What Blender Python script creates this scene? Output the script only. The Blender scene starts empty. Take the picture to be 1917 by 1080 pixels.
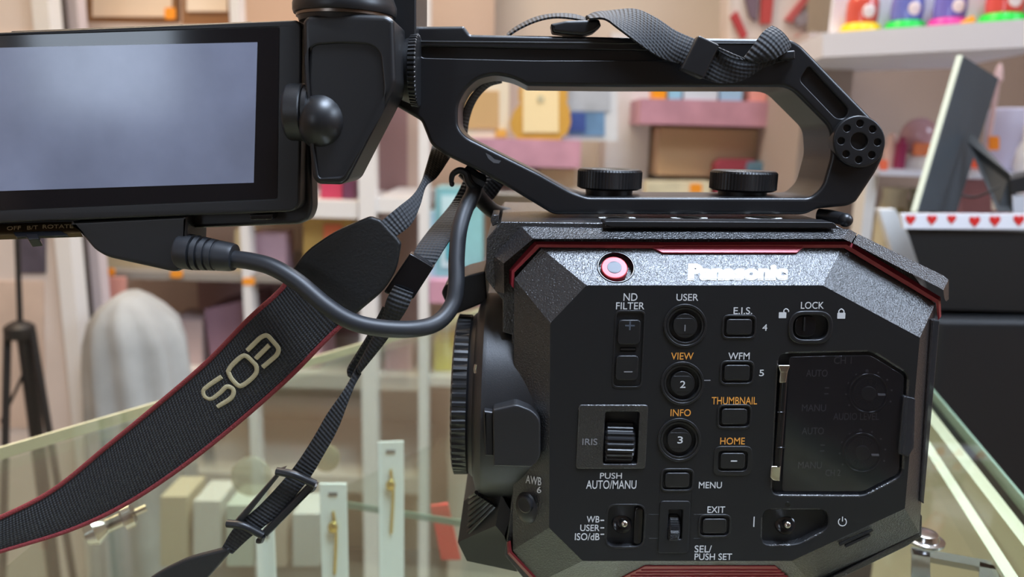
import bpy, bmesh, math, random
from mathutils import Vector, Matrix
from mathutils.geometry import tessellate_polygon
random.seed(7)
sc = bpy.context.scene
COL = sc.collection

# ------------------------------------------------------------------ view
FPX = 1395.0
D0 = 0.28
PITCH = math.radians(11.5)
ROLL = math.radians(1.5)
ROT = Matrix.Rotation(math.radians(90) - PITCH, 3, 'X') @ Matrix.Rotation(ROLL, 3, 'Z')
CAM = Vector((0.0, -D0, 0.0))


def ray(x, y):
    return ROT @ Vector(((x - 958.5) / FPX, -(y - 540.0) / FPX, -1.0))


def _y(x, y, d):
    r = ray(x, y)
    return CAM + r * ((d / 1000.0 - CAM.y) / r.y)


ZC = 0.95                                    # height of the counter top
CAM.z = ZC - _y(1300, 1114, 18).z
cam_data = bpy.data.cameras.new('camera')
cam_data.sensor_width = 36.0
cam_data.lens = FPX / 1917.0 * 36.0
cam_data.clip_start = 0.01
cam_data.dof.use_dof = True
cam_data.dof.focus_distance = 0.292
cam_data.dof.aperture_fstop = 8.6
cam_ob = bpy.data.objects.new('camera', cam_data)
cam_ob.matrix_world = Matrix.Translation(CAM) @ ROT.to_4x4()
COL.objects.link(cam_ob)
sc.camera = cam_ob
sc.view_settings.view_transform = 'Standard'
sc.view_settings.look = 'None'
sc.view_settings.gamma = 1.0
sc.view_settings.exposure = 0.0

world = bpy.data.worlds.new('world')
world.use_nodes = True
world.node_tree.nodes['Background'].inputs[0].default_value = (1.0, 0.95, 0.9, 1)
world.node_tree.nodes['Background'].inputs[1].default_value = 0.25
sc.world = world


def area(name, loc, target, sx, sy, power, col, spread=180):
    l = bpy.data.lights.new(name, 'AREA')
    l.shape = 'RECTANGLE'
    l.size = sx
    l.size_y = sy
    l.energy = power
    l.color = col
    l.spread = math.radians(spread)
    o = bpy.data.objects.new(name, l)
    o.location = loc
    d = Vector(target) - Vector(loc)
    o.rotation_euler = d.to_track_quat('-Z', 'Y').to_euler()
    COL.objects.link(o)
    return o


area('ceiling_lamp_counter', (0.34, -0.30, 2.55), (0.10, 0.0, 1.05), 0.6, 0.5, 15, (0.66, 0.79, 1.0), 90)
area('wall_lamp_side', (1.75, -0.42, 2.2), (0.15, 0.0, 1.05), 0.7, 0.7, 10, (0.66, 0.80, 1.0), 100)  # unseen wall-mounted light, set so the right bevel facet catches it
area('ceiling_lamp_warm', (-0.9, 0.75, 2.5), (-0.2, 0.1, 1.0), 0.5, 0.5, 12, (1.0, 0.74, 0.46))
area('ceiling_lamp_shelves', (-0.4, 0.75, 2.58), (-0.3, 1.6, 1.1), 1.4, 0.4, 17, (1.0, 0.89, 0.76))
area('added_lamp_band', (0.55, 1.0, 2.58), (0.2, 0.1, 1.05), 1.0, 0.5, 22, (0.88, 0.92, 1.0), 130)  # unseen lamp, aimed at the camera body to brighten its top band

# ------------------------------------------------------------------ helpers


def srgb(r, g, b):
    f = lambda c: (c / 255 / 12.92) if c / 255 <= 0.04045 else ((c / 255 + 0.055) / 1.055) ** 2.4
    return (f(r), f(g), f(b), 1.0)


def at(x, y, d):
    return _y(x, y, d)


def atz(x, y, z):
    r = ray(x, y)
    return CAM + r * ((z - CAM.z) / r.z)


class Frame:
    """a plane facing the viewer: u right, v up, w mm behind it"""
    def __init__(s, p0, n, u):
        s.p = Vector(p0)
        s.n = Vector(n).normalized()
        u = Vector(u)
        s.u = (u - s.n * u.dot(s.n)).normalized()
        s.v = s.n.cross(s.u)

    def uv(s, x, y, w=0):
        r = ray(x, y)
        q = s.p - s.n * (w / 1000.0)
        t = (q - CAM).dot(s.n) / r.dot(s.n)
        p = CAM + r * t - s.p
        return Vector((p.dot(s.u), p.dot(s.v)))

    def pt(s, uv, w):
        return s.p + s.u * uv[0] + s.v * uv[1] - s.n * (w / 1000.0)

    @staticmethod
    def three(a, b, c):
        n = (b - a).cross(c - a).normalized()
        if n.y > 0:
            n = -n
        return Frame(a, n, b - a)


F = Frame((0, 0, CAM.z), (0, -1, 0), (1, 0, 0))
SH = -0.047


class MB:
    def __init__(s):
        s.v = []
        s.f = []
        s.uv = {}

    def add(s, vs, fs, uvs=None):
        o = len(s.v)
        s.v += [Vector(a) for a in vs]
        for k, f in enumerate(fs):
            s.f.append(tuple(i + o for i in f))
            if uvs:
                s.uv[len(s.f) - 1] = [uvs[i] for i in f]
        return o

    def build(s, name, m, parent=None, ang=35, smooth=True, origin=None):
        me = bpy.data.meshes.new(name)
        og = Vector(origin) if origin is not None else Vector((0, 0, 0))
        if parent is not None:
            q = parent
            while q is not None:
                og = og + q.location if origin is None else og
                q = q.parent
        me.from_pydata([tuple(a - og) for a in s.v], [], s.f)
        bm = bmesh.new()
        bm.from_mesh(me)
        if s.uv:
            lay = bm.loops.layers.uv.new('UVMap')
            bm.faces.ensure_lookup_table()
            for i, u in s.uv.items():
                for l, c in zip(bm.faces[i].loops, u):
                    l[lay].uv = c
        bmesh.ops.recalc_face_normals(bm, faces=bm.faces)
        bm.to_mesh(me)
        bm.free()
        if smooth:
            me.shade_smooth()
            me.set_sharp_from_angle(angle=math.radians(ang))
        me.materials.append(m)
        o = bpy.data.objects.new(name, me)
        COL.objects.link(o)
        if smooth:
            wn = o.modifiers.new('weighted', 'WEIGHTED_NORMAL')
            wn.keep_sharp = True
        if parent is not None:
            o.parent = parent
        elif origin is not None:
            o.location = og
        return o


def empty(name, loc, label, cat, group=None):
    o = bpy.data.objects.new(name, None)
    o.location = loc
    o.empty_display_size = 0.02
    COL.objects.link(o)
    tag(o, label, cat, group)
    return o


def tag(o, label, cat, group=None):
    o['label'] = label
    o['category'] = cat
    if group:
        o['group'] = group
    return o


def area2(l):
    return sum(l[i - 1][0] * l[i][1] - l[i][0] * l[i - 1][1] for i in range(len(l))) / 2


def inset(loop, d):
    n = len(loop)
    out = []
    for i in range(n):
        a, b, c = loop[i - 1], loop[i], loop[(i + 1) % n]
        e1 = (b - a)
        e2 = (c - b)
        if e1.length < 1e-9 or e2.length < 1e-9:
            out.append(b.copy())
            continue
        e1.normalize()
        e2.normalize()
        n1 = Vector((-e1.y, e1.x))
        n2 = Vector((-e2.y, e2.x))
        k = max(0.35, 1 + n1.dot(n2))
        out.append(b + (n1 + n2) * (d / k))
    return out


def fillet(pts, r, n=4):
    out = []
    N = len(pts)
    for i in range(N):
        a, b, c = (Vector(pts[i - 1][:2]), Vector(pts[i][:2]), Vector(pts[(i + 1) % N][:2]))
        rr = pts[i][2] if len(pts[i]) > 2 else r
        la, lc = (a - b).length, (c - b).length
        q = min(rr, la * 0.48, lc * 0.48)
        if q < 0.3:
            out.append((b.x, b.y))
            continue
        p = b + (a - b).normalized() * q
        s = b + (c - b).normalized() * q
        for k in range(n + 1):
            t = k / n
            z = p * (1 - t) ** 2 + b * 2 * t * (1 - t) + s * t * t
            out.append((z.x, z.y))
    return out


def rrect(cx, cy, w, h, r=6, n=4, sh=None):
    sh = SH if sh is None else sh
    p = [(cx + sx * w / 2 + sh * sy * h / 2, cy + sy * h / 2) for sx, sy in ((-1, -1), (1, -1), (1, 1), (-1, 1))]
    return fillet(p, r, n)


def circ(cx, cy, r, n=36, ry=None):
    ry = ry or r
    return [(cx + r * math.cos(2 * math.pi * i / n), cy + ry * math.sin(2 * math.pi * i / n)) for i in range(n)]


def uvcirc(c, r, n=40):
    return [Vector((c[0] + r * math.cos(2 * math.pi * i / n), c[1] + r * math.sin(2 * math.pi * i / n))) for i in range(n)]


def plate(mb, fr, outer, w0, w1, r=0.0, holes=(), pockets=(), steps=3, rb=0.0, isuv=False, back=True):
    """solid slab cut to an outline; r (mm) rounds the front edges; pockets = (outline, depth mm, edge radius mm)"""
    def conv(l):
        q = [Vector(p) for p in l] if isuv else [fr.uv(p[0], p[1], w0) for p in l]
        if q and (isinstance(l[0], Vector)):
            q = [Vector(p) for p in l]
        if area2(q) < 0:
            q.reverse()
        return q
    verts, faces = [], []

    def ring(l, w):
        o = len(verts)
        verts.extend(fr.pt(p, w) for p in l)
        return list(range(o, o + len(l)))

    def skin(a, b):
        n = len(a)
        for i in range(n):
            j = (i + 1) % n
            faces.append((a[i], a[j], b[j], b[i]))

    def rings(loop, sgn, r, wend, rend=0.0):
        rs = []
        if r > 0:
            for k in range(steps + 1):
                a = k / steps * math.pi / 2
                rs.append(ring(inset(loop, sgn * r / 1000 * (1 - math.sin(a))), w0 + r * (1 - math.cos(a))))
        else:
            rs.append(ring(loop, w0))
        if rend > 0:
            for k in range(steps + 1):
                a = (1 - k / steps) * math.pi / 2
                rs.append(ring(inset(loop, sgn * rend / 1000 * (1 - math.sin(a))), wend - rend * (1 - math.cos(a))))
        else:
            rs.append(ring(loop, wend))
        for a, b in zip(rs, rs[1:]):
            skin(a, b)
        return rs[0], rs[-1]
    of, ob = rings(conv(outer), 1, r, w1, rb)
    fl, bl = [of], [ob]
    for h in holes:
        a, b = rings(conv(h), -1, r, w1, rb)
        fl.append(a)
        bl.append(b)
    for pk in pockets:
        pts, dep = pk[0], pk[1]
        pr = pk[2] if len(pk) > 2 else 0.15
        a, b = rings(conv(pts), -1, pr, w0 + dep)
        fl.append(a)
        for t in tessellate_polygon([[fr_uvz(verts[i], fr) for i in b]]):
            faces.append(tuple(b[i] for i in t))

    def cap(lists):
        flat = [i for l in lists for i in l]
        for t in tessellate_polygon([[fr_uvz(verts[i], fr) for i in l] for l in lists]):
            faces.append(tuple(flat[i] for i in t))
    cap(fl)
    if back:
        cap(bl)
    mb.add(verts, faces)


def fr_uvz(p, fr):
    d = p - fr.p
    return Vector((d.dot(fr.u), d.dot(fr.v), 0))


def loft(mb, loops, cap0=True, cap1=False, closed=True):
    n = len(loops[0])
    verts = [Vector(p) for l in loops for p in l]
    faces = []
    for k in range(len(loops) - 1):
        for i in range(n if closed else n - 1):
            j = (i + 1) % n
            faces.append((k * n + i, k * n + j, (k + 1) * n + j, (k + 1) * n + i))
    if cap0:
        faces.append(tuple(range(n)))
    if cap1:
        faces.append(tuple((len(loops) - 1) * n + i for i in range(n)))
    mb.add(verts, faces)


def catmull(P, sub):
    if sub < 2 or len(P) < 3:
        return [Vector(p) for p in P]
    P = [Vector(p) for p in P]
    out = []
    for i in range(len(P) - 1):
        a = P[i - 1] if i else P[0] * 2 - P[1]
        b, c = P[i], P[i + 1]
        d = P[i + 2] if i + 2 < len(P) else P[-1] * 2 - P[-2]
        for k in range(sub):
            t = k / sub
            out.append(0.5 * ((2 * b) + (c - a) * t + (2 * a - 5 * b + 4 * c - d) * t * t + (3 * b - a - 3 * c + d) * t ** 3))
    out.append(P[-1])
    return out


def tube(mb, pts, rad, n=12, sub=6, px=True, flat=1.0, closed=False):
    P = [at(*p) for p in pts] if px else [Vector(p) for p in pts]
    if closed:
        Q = catmull(P + [P[0]], sub)[:-1]
    else:
        Q = catmull(P, sub)
    m = len(Q)
    up = Vector((0, 1, 0.001))
    verts, faces = [], []
    for i, q in enumerate(Q):
        a = Q[i - 1] if (i or closed) else Q[0]
        b = Q[(i + 1) % m] if (i < m - 1 or closed) else Q[-1]
        t = (b - a).normalized()
        s = t.cross(up)
        if s.length < 1e-4:
            s = t.cross(Vector((1, 0, 0)))
        s.normalize()
        w = s.cross(t)
        rr = rad if not callable(rad) else rad(i / max(1, m - 1))
        for k in range(n):
            an = 2 * math.pi * k / n
            verts.append(q + s * rr * math.cos(an) + w * rr * flat * math.sin(an))
    for i in range(m if closed else m - 1):
        for k in range(n):
            a, b = i * n + k, i * n + (k + 1) % n
            c, d = ((i + 1) % m) * n + (k + 1) % n, ((i + 1) % m) * n + k
            faces.append((a, b, c, d))
    if not closed:
        faces.append(tuple(range(n)))
        faces.append(tuple((m - 1) * n + k for k in range(n)))
    mb.add(verts, faces)


def ribbon(mb, L, R, t=1.2, sub=6, cross=6, bulge=0.0):
    """webbing between two pixel edges (x, y, depth); t mm thick; UV in mm"""
    A = catmull([at(*p) for p in L], sub)
    B = catmull([at(*p) for p in R], sub)
    m = len(A)
    verts, uvs, faces = [], [], []
    s = 0.0
    row = 2 * (cross + 1)
    for i in range(m):
        if i:
            s += (((A[i] + B[i]) - (A[i - 1] + B[i - 1])).length / 2) * 1000
        tan = ((A[min(i + 1, m - 1)] + B[min(i + 1, m - 1)]) - (A[max(i - 1, 0)] + B[max(i - 1, 0)]))
        nrm = (B[i] - A[i]).cross(tan)
        nrm = nrm.normalized() if nrm.length > 1e-12 else Vector((0, -1, 0))
        if nrm.y > 0:
            nrm = -nrm
        wd = (B[i] - A[i]).length * 1000
        for side in (0, 1):
            for k in range(cross + 1):
                c = k / cross
                kk = c if side == 0 else 1 - c
                e = math.sin(math.pi * kk)
                off = bulge * e / 1000 + (t / 2000 if side == 0 else -t / 2000) * (0.55 + 0.45 * min(1, 3 * e))
                verts.append(A[i].lerp(B[i], kk) + nrm * off)
                uvs.append((s, kk * wd))
    for i in range(m - 1):
        for k in range(row):
            k2 = (k + 1) % row
            faces.append((i * row + k, i * row + k2, (i + 1) * row + k2, (i + 1) * row + k))
    faces.append(tuple(range(row)))
    faces.append(tuple((m - 1) * row + k for k in range(row)))
    mb.add(verts, faces, uvs)


def lathe(mb, o, ax, prof, n=48, ridge=None, caps=True):
    """prof: (height, radius) in m along ax from o. ridge = (count, amp, h0, h1) modulates the radius"""
    ax = Vector(ax).normalized()
    s = ax.cross(Vector((0, 1, 0)))
    if s.length < 0.1:
        s = ax.cross(Vector((1, 0, 0)))
    s.normalize()
    w = ax.cross(s)
    o = Vector(o)
    verts, faces = [], []
    for h, r in prof:
        for k in range(n):
            a = 2 * math.pi * k / n
            rr = r
            if ridge and ridge[2] <= h <= ridge[3]:
                c = math.cos(a * ridge[0])
                rr = r + ridge[1] * (1 if c > 0.1 else (-1 if c < -0.5 else 0))
            verts.append(o + ax * h + s * rr * math.cos(a) + w * rr * math.sin(a))
    for i in range(len(prof) - 1):
        for k in range(n):
            k2 = (k + 1) % n
            faces.append((i * n + k, i * n + k2, (i + 1) * n + k2, (i + 1) * n + k))
    if caps:
        faces.append(tuple(range(n)))
        faces.append(tuple((len(prof) - 1) * n + k for k in range(n)))
    mb.add(verts, faces)


def ellipsoid(mb, c, rx, ry, rz, n=28, m=16):
    verts, faces = [], []
    for i in range(m + 1):
        th = math.pi * (0.001 + 0.998 * i / m)
        for k in range(n):
            ph = 2 * math.pi * k / n
            verts.append(Vector(c) + Vector((rx * math.sin(th) * math.cos(ph), ry * math.sin(th) * math.sin(ph), rz * math.cos(th))))
    for i in range(m):
        for k in range(n):
            k2 = (k + 1) % n
            faces.append((i * n + k, i * n + k2, (i + 1) * n + k2, (i + 1) * n + k))
    mb.add(verts, faces)


def box(mb, a, b):
    x0, y0, z0 = a
    x1, y1, z1 = b
    v = [(x, y, z) for x in (x0, x1) for y in (y0, y1) for z in (z0, z1)]
    mb.add(v, [(0, 1, 3, 2), (4, 6, 7, 5), (0, 4, 5, 1), (2, 3, 7, 6), (0, 2, 6, 4), (1, 5, 7, 3)])


def glyphs(s, bold=0.0):
    cu = bpy.data.curves.new('t', 'FONT')
    cu.body = s
    cu.offset = bold
    cu.extrude = 0.02
    cu.resolution_u = 4
    o = bpy.data.objects.new('t', cu)
    COL.objects.link(o)
    bpy.context.view_layer.update()
    me = bpy.data.meshes.new_from_object(o.evaluated_get(bpy.context.evaluated_depsgraph_get()))
    vs = [v.co.copy() for v in me.vertices]
    fs = [tuple(p.vertices) for p in me.polygons]
    bpy.data.objects.remove(o)
    bpy.data.curves.remove(cu)
    bpy.data.meshes.remove(me)
    return vs, fs


def lettering(s, x0, y0, x1, y1, m, parent, fr=None, w=0.0, bold=0.004, skew=None, rise=0.0, raised=0.06, name='lettering', label=None):
    fr = fr or F
    vs, fs = glyphs(s, bold)
    ax, bx = min(v.x for v in vs), max(v.x for v in vs)
    ay, by = min(v.y for v in vs), max(v.y for v in vs)
    sk = SH if skew is None else skew
    out = []
    for v in vs:
        tx = (v.x - ax) / (bx - ax)
        ty = (v.y - ay) / (by - ay)
        px = x0 + tx * (x1 - x0) - sk * ty * (y1 - y0)
        py = y1 - ty * (y1 - y0) + rise * tx
        ww = w - (raised if v.z > 0 else -0.02)
        out.append(fr.pt(fr.uv(px, py, w), ww))
    mb = MB()
    mb.add(out, fs)
    o = mb.build(name, m, parent, smooth=False)
    if label:
        o['label'] = label
    return o


# ------------------------------------------------------------------ materials
def mat(name, col, rough=0.5, metal=0.0, spec=0.5, bump=None, vary=0.0, vscale=8.0, coat=0.0):
    m = bpy.data.materials.new(name)
    m.use_nodes = True
    nt = m.node_tree
    b = nt.nodes['Principled BSDF']
    b.inputs['Base Color'].default_value = col
    b.inputs['Roughness'].default_value = rough
    b.inputs['Metallic'].default_value = metal
    b.inputs['Specular IOR Level'].default_value = spec
    b.inputs['Coat Weight'].default_value = coat
    tc = nt.nodes.new('ShaderNodeTexCoord')
    if vary > 0:
        n = nt.nodes.new('ShaderNodeTexNoise')
        n.inputs['Scale'].default_value = vscale
        n.inputs['Detail'].default_value = 4
        nt.links.new(tc.outputs['Object'], n.inputs['Vector'])
        mx = nt.nodes.new('ShaderNodeMixRGB')
        mx.blend_type = 'MULTIPLY'
        mx.inputs[0].default_value = 1.0
        mx.inputs[1].default_value = col
        rp = nt.nodes.new('ShaderNodeMapRange')
        rp.inputs[1].default_value = 0.3
        rp.inputs[2].default_value = 0.7
        rp.inputs[3].default_value = 1 - vary
        rp.inputs[4].default_value = 1 + vary * 0.4
        nt.links.new(n.outputs['Fac'], rp.inputs[0])
        nt.links.new(rp.outputs[0], mx.inputs[2])
        nt.links.new(mx.outputs[0], b.inputs['Base Color'])
    if bump:
        scale, strength, dist = bump
        n = nt.nodes.new('ShaderNodeTexNoise')
        n.inputs['Scale'].default_value = scale
        n.inputs['Detail'].default_value = 2
        nt.links.new(tc.outputs['Object'], n.inputs['Vector'])
        bp = nt.nodes.new('ShaderNodeBump')
        bp.inputs['Strength'].default_value = strength
        bp.inputs['Distance'].default_value = dist
        nt.links.new(n.outputs['Fac'], bp.inputs['Height'])
        nt.links.new(bp.outputs[0], b.inputs['Normal'])
    return m


def mat_web(name, c1, c2, pu, pv, rough=0.7, strength=0.9, cross=0.45):
    """woven webbing: UV is in mm, pu / pv are rib pitches"""
    m = mat(name, c1, rough)
    nt = m.node_tree
    b = nt.nodes['Principled BSDF']
    uv = nt.nodes.new('ShaderNodeUVMap')
    sp = nt.nodes.new('ShaderNodeSeparateXYZ')
    nt.links.new(uv.outputs[0], sp.inputs[0])

    def sn(sock, pitch, ph=0.0):
        a = nt.nodes.new('ShaderNodeMath')
        a.operation = 'MULTIPLY_ADD'
        a.inputs[1].default_value = 2 * math.pi / pitch
        a.inputs[2].default_value = ph
        nt.links.new(sock, a.inputs[0])
        s = nt.nodes.new('ShaderNodeMath')
        s.operation = 'SINE'
        nt.links.new(a.outputs[0], s.inputs[0])
        return s.outputs[0]
    su = sn(sp.outputs[0], pu)
    sv = sn(sp.outputs[1], pv)
    mul = nt.nodes.new('ShaderNodeMath')
    mul.operation = 'MULTIPLY_ADD'
    mul.inputs[1].default_value = cross
    nt.links.new(sv, mul.inputs[0])
    nt.links.new(su, mul.inputs[2])
    mr = nt.nodes.new('ShaderNodeMapRange')
    mr.inputs[1].default_value = -1.45
    mr.inputs[2].default_value = 1.45
    nt.links.new(mul.outputs[0], mr.inputs[0])
    mx = nt.nodes.new('ShaderNodeMixRGB')
    mx.inputs[1].default_value = c1
    mx.inputs[2].default_value = c2
    nt.links.new(mr.outputs[0], mx.inputs[0])
    nt.links.new(mx.outputs[0], b.inputs['Base Color'])
    bp = nt.nodes.new('ShaderNodeBump')
    bp.inputs['Strength'].default_value = strength
    bp.inputs['Distance'].default_value = 0.0004
    nt.links.new(mr.outputs[0], bp.inputs['Height'])
    nt.links.new(bp.outputs[0], b.inputs['Normal'])
    return m


def mat_glass(name, tint, rough=0.02, fres=1.45, dark=0.0, darkcol=(0, 0, 0, 1)):
    m = bpy.data.materials.new(name)
    m.use_nodes = True
    nt = m.node_tree
    nt.nodes.remove(nt.nodes['Principled BSDF'])
    out = nt.nodes['Material Output']
    t = nt.nodes.new('ShaderNodeBsdfTransparent')
    t.inputs[0].default_value = tint
    g = nt.nodes.new('ShaderNodeBsdfGlossy')
    g.inputs['Roughness'].default_value = rough
    lw = nt.nodes.new('ShaderNodeLayerWeight')
    pw = nt.nodes.new('ShaderNodeMath')
    pw.operation = 'POWER'
    pw.inputs[1].default_value = 5.0
    nt.links.new(lw.outputs['Facing'], pw.inputs[0])
    f = nt.nodes.new('ShaderNodeMath')
    f.operation = 'MULTIPLY_ADD'
    f0 = ((fres - 1) / (fres + 1)) ** 2
    f.inputs[1].default_value = 1 - f0
    f.inputs[2].default_value = f0
    nt.links.new(pw.outputs[0], f.inputs[0])
    mx = nt.nodes.new('ShaderNodeMixShader')
    src = t.outputs[0]
    if dark > 0:
        d = nt.nodes.new('ShaderNodeBsdfDiffuse')
        d.inputs[0].default_value = darkcol
        m2 = nt.nodes.new('ShaderNodeMixShader')
        m2.inputs[0].default_value = dark
        nt.links.new(t.outputs[0], m2.inputs[1])
        nt.links.new(d.outputs[0], m2.inputs[2])
        src = m2.outputs[0]
    nt.links.new(f.outputs[0], mx.inputs[0])
    nt.links.new(src, mx.inputs[1])
    nt.links.new(g.outputs[0], mx.inputs[2])
    nt.links.new(mx.outputs[0], out.inputs[0])
    return m


M = {}
M['panel'] = mat('panel_black', (0.007, 0.007, 0.008, 1), 0.5, spec=0.4, bump=(5000, 0.12, 0.0001))
M['body'] = mat('textured_black', (0.012, 0.012, 0.013, 1), 0.3, spec=0.9, bump=(1500, 0.9, 0.0004), coat=0.35)
_pb = M['body'].node_tree.nodes['Principled BSDF']
_pb.inputs['Coat Roughness'].default_value = 0.3
M['body'].node_tree.links.new(_pb.inputs['Normal'].links[0].from_socket, _pb.inputs['Coat Normal'])
M['grain'] = mat('fine_grain_black', (0.011, 0.011, 0.012, 1), 0.42, spec=0.6, bump=(3200, 0.25, 0.0002))
M['smooth'] = mat('satin_black', (0.010, 0.010, 0.011, 1), 0.38, bump=(3500, 0.08, 0.0001))
M['handle'] = mat('anodised_black', (0.009, 0.009, 0.010, 1), 0.36, bump=(4200, 0.1, 0.0001))
M['gloss'] = mat('gloss_black', (0.006, 0.006, 0.007, 1), 0.16)
M['deep'] = mat('recess_black', (0.005, 0.005, 0.005, 1), 0.6)
M['red'] = mat('red_metal', srgb(142, 44, 54), 0.32, 0.2)
M['redlamp'] = mat('record_red', srgb(190, 52, 60), 0.4)
M['greybut'] = mat('grey_plastic', srgb(72, 78, 88), 0.45)
M['white'] = mat('white_print', srgb(205, 205, 205), 0.5)
M['logo'] = mat('logo_silver', srgb(250, 250, 252), 0.3, 0.15)
M['orange'] = mat('orange_print', srgb(222, 150, 62), 0.5)
M['dim'] = mat('dim_print', srgb(125, 125, 128), 0.6)
M['metal'] = mat('chrome', (0.62, 0.6, 0.58, 1), 0.18, 1.0)
M['rubber'] = mat('cable_rubber', (0.016, 0.017, 0.02, 1), 0.48)
M['web'] = mat_web('webbing_black', (0.005, 0.005, 0.006, 1), (0.022, 0.023, 0.026, 1), 1.7, 1.5, 0.7, 1.0)
M['strap'] = mat_web('strap_weave', (0.004, 0.004, 0.005, 1), (0.024, 0.025, 0.028, 1), 1.45, 0.95, 0.65, 0.9, 0.9)
M['edge'] = mat('strap_red', srgb(116, 36, 38), 0.8, bump=(1500, 0.8, 0.0005))
M['thread'] = mat('gold_thread', srgb(176, 164, 128), 0.6, bump=(2500, 0.7, 0.0003))
M['leather'] = mat('leather_black', (0.008, 0.008, 0.008, 1), 0.5, bump=(900, 0.45, 0.0004))
M['screen'] = mat('screen_reflected_grey', srgb(140, 145, 166), 0.14, 0.0, 0.6, vary=0.22, vscale=28)  # grey-blue base stands in for reflections on the switched-off display
M['bezel'] = mat('screen_glass', (0.008, 0.008, 0.010, 1), 0.08, 0.0, 0.6)
M['smoke'] = mat_glass('smoked_cover', (0.72, 0.72, 0.74, 1), 0.12, 1.5, 0.12, (0.05, 0.049, 0.056, 1))
M['clear'] = mat_glass('clear_plastic', (0.42, 0.42, 0.44, 1), 0.25, 1.5, 0.35, (0.06, 0.06, 0.065, 1))
M['glass'] = mat_glass('counter_glass', (0.90, 0.94, 0.91, 1), 0.02, 1.5)
M['glassedge'] = mat('glass_edge', srgb(104, 126, 108), 0.25)

# ================================================================== the video camera
camloc = Vector((at(1340, 700, 50).x, 0.05, ZC))
vc = empty('video_camera', camloc, 'black video camera with red trim, top handle and side monitor on the glass counter', 'video camera')

# --- main shell
mb = MB()
S_OUT = [(938, 415), (1130, 417), (1560, 419), (1602, 440), (1700, 500), (1752, 570), (1742, 640), (1716, 945), (1720, 998), (1522, 1114), (1000, 1114),
         (945, 1040), (958, 930), (958, 627), (941, 622), (941, 562), (909, 522), (911, 447)]
plate(mb, F, S_OUT, 17, 108, r=0.6)
body = mb.build('camera_body', M['body'], vc)

# --- side panel: flat face with recesses + faceted bevels
A = [(1098, 534), (1540, 534), (1722, 632), (1694, 952), (1482, 1050), (1091, 1050), (1028, 988), (1030, 605)]
B = [(1014, 465), (1576, 464), (1751, 568), (1721, 997), (1520, 1092), (1004, 1092), (960, 1030), (963, 522)]
DB = [12, 12, 12, 9, 12, 12, 11, 11]
FB = Frame.three(at(A[0][0], A[0][1], 0), at(A[1][0], A[1][1], 0), at(1300, 464.5, 12))
pockets = []


def P_(pts, d, r=0.15):
    pockets.append((pts, d, r))


P_(rrect(1177, 654, 51, 139, 9), 0.5, 0.3)
C3 = [(1283, 610), (1278, 718), (1272, 824)]
for c in C3:
    P_(circ(c[0], c[1], 31), 1.6, 0.4)
SB = {'eis': (1384, 612, 48, 29), 'wfm': (1380, 698, 48, 29), 'thumb': (1375, 780, 48, 29), 'home': (1372, 863, 46, 29), 'menu': (1268, 899, 46, 27), 'exit': (1338, 985, 45, 27)}
for k, (x, y, w, h) in SB.items():
    P_(rrect(x, y, w + 9, h + 9, 9), 0.9, 0.25)
P_(rrect(1518, 613, 66, 46, 22, 7), 2.0, 0.6)
P_(rrect(1163, 820, 64, 98, 4), 5.0, 0.3)
P_(rrect(1171, 985, 68, 77, 16), 3.0, 0.8)
P_(rrect(1264, 982, 27, 56, 3), 3.0, 0.2)
P_(fillet([(1429, 955), (1549, 955), (1552, 988), (1494, 1019), (1427, 1020)], 14), 3.2, 0.8)
AUD = fillet([(1459, 663, 12), (1632, 659, 8), (1699, 701, 10), (1688, 890, 12), (1618, 927, 8), (1446, 926, 12)], 10)
P_(AUD, 2.6, 0.9)
P_(fillet([(1572, 1018), (1634, 991), (1634, 994), (1572, 1022)], 1), 1.0, 0.1)
P_(fillet([(1583, 1021), (1629, 1000), (1629, 1003), (1583, 1025)], 1), 1.0, 0.1)
mb = MB()
plate(mb, F, fillet(A, 3, 3), 0, 6, r=0.0, pockets=pockets)
# bevel facets (all but the upper one)
for i in range(1, 8):
    j = (i + 1) % 8
    a, b = F.pt(F.uv(*A[i], 0), 0), F.pt(F.uv(*A[j], 0), 0)
    c, d = at(*B[j], DB[j]), at(*B[i], DB[i])
    n = 8
    P0 = [a.lerp(b, k / n) for k in range(n + 1)]
    P1 = [d.lerp(c, k / n) for k in range(n + 1)]
    P2 = [p + Vector((0, 0.010, 0)) for p in P1]
    loft(mb, [P0, P1, P2], cap0=False, closed=False)
# upper bevel as its own plane, with the well of the record button
W_REC = uvcirc(FB.uv(1153, 500), 0.0070)
q = [FB.uv(*p) for p in (A[0], A[1], (1576, 464.5), (1014, 465))]
plate(mb, FB, q, 0, 5, isuv=True, pockets=[(W_REC, 3.0, 0.5)])
panel = mb.build('side_panel', M['panel'], body, ang=25)
# the bevels are textured, the flat face smooth
panel.data.materials.append(M['body'])
for p in panel.data.polygons:
    if abs(p.normal.y) < 0.985 and p.area > 2e-6:
        p.material_index = 1

# --- record button
mb = MB()
plate(mb, FB, uvcirc(FB.uv(1150, 502), 0.0052), -0.6, 4, r=0.5, isuv=True)
mb.build('record_button', M['redlamp'], panel)['label'] = 'red round record button'
mb = MB()
plate(mb, FB, uvcirc(FB.uv(1150, 502), 0.0028), -0.75, 1, r=0.1, isuv=True)
mb.build('button_cap', M['greybut'], panel)['label'] = 'grey centre of the record button'
mb = MB()
plate(mb, FB, uvcirc(FB.uv(1153, 500), 0.0073), -0.25, 1, r=0.2, isuv=True, holes=[uvcirc(FB.uv(1153, 500), 0.0067)])
mb.build('button_rim', M['gloss'], panel)

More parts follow.
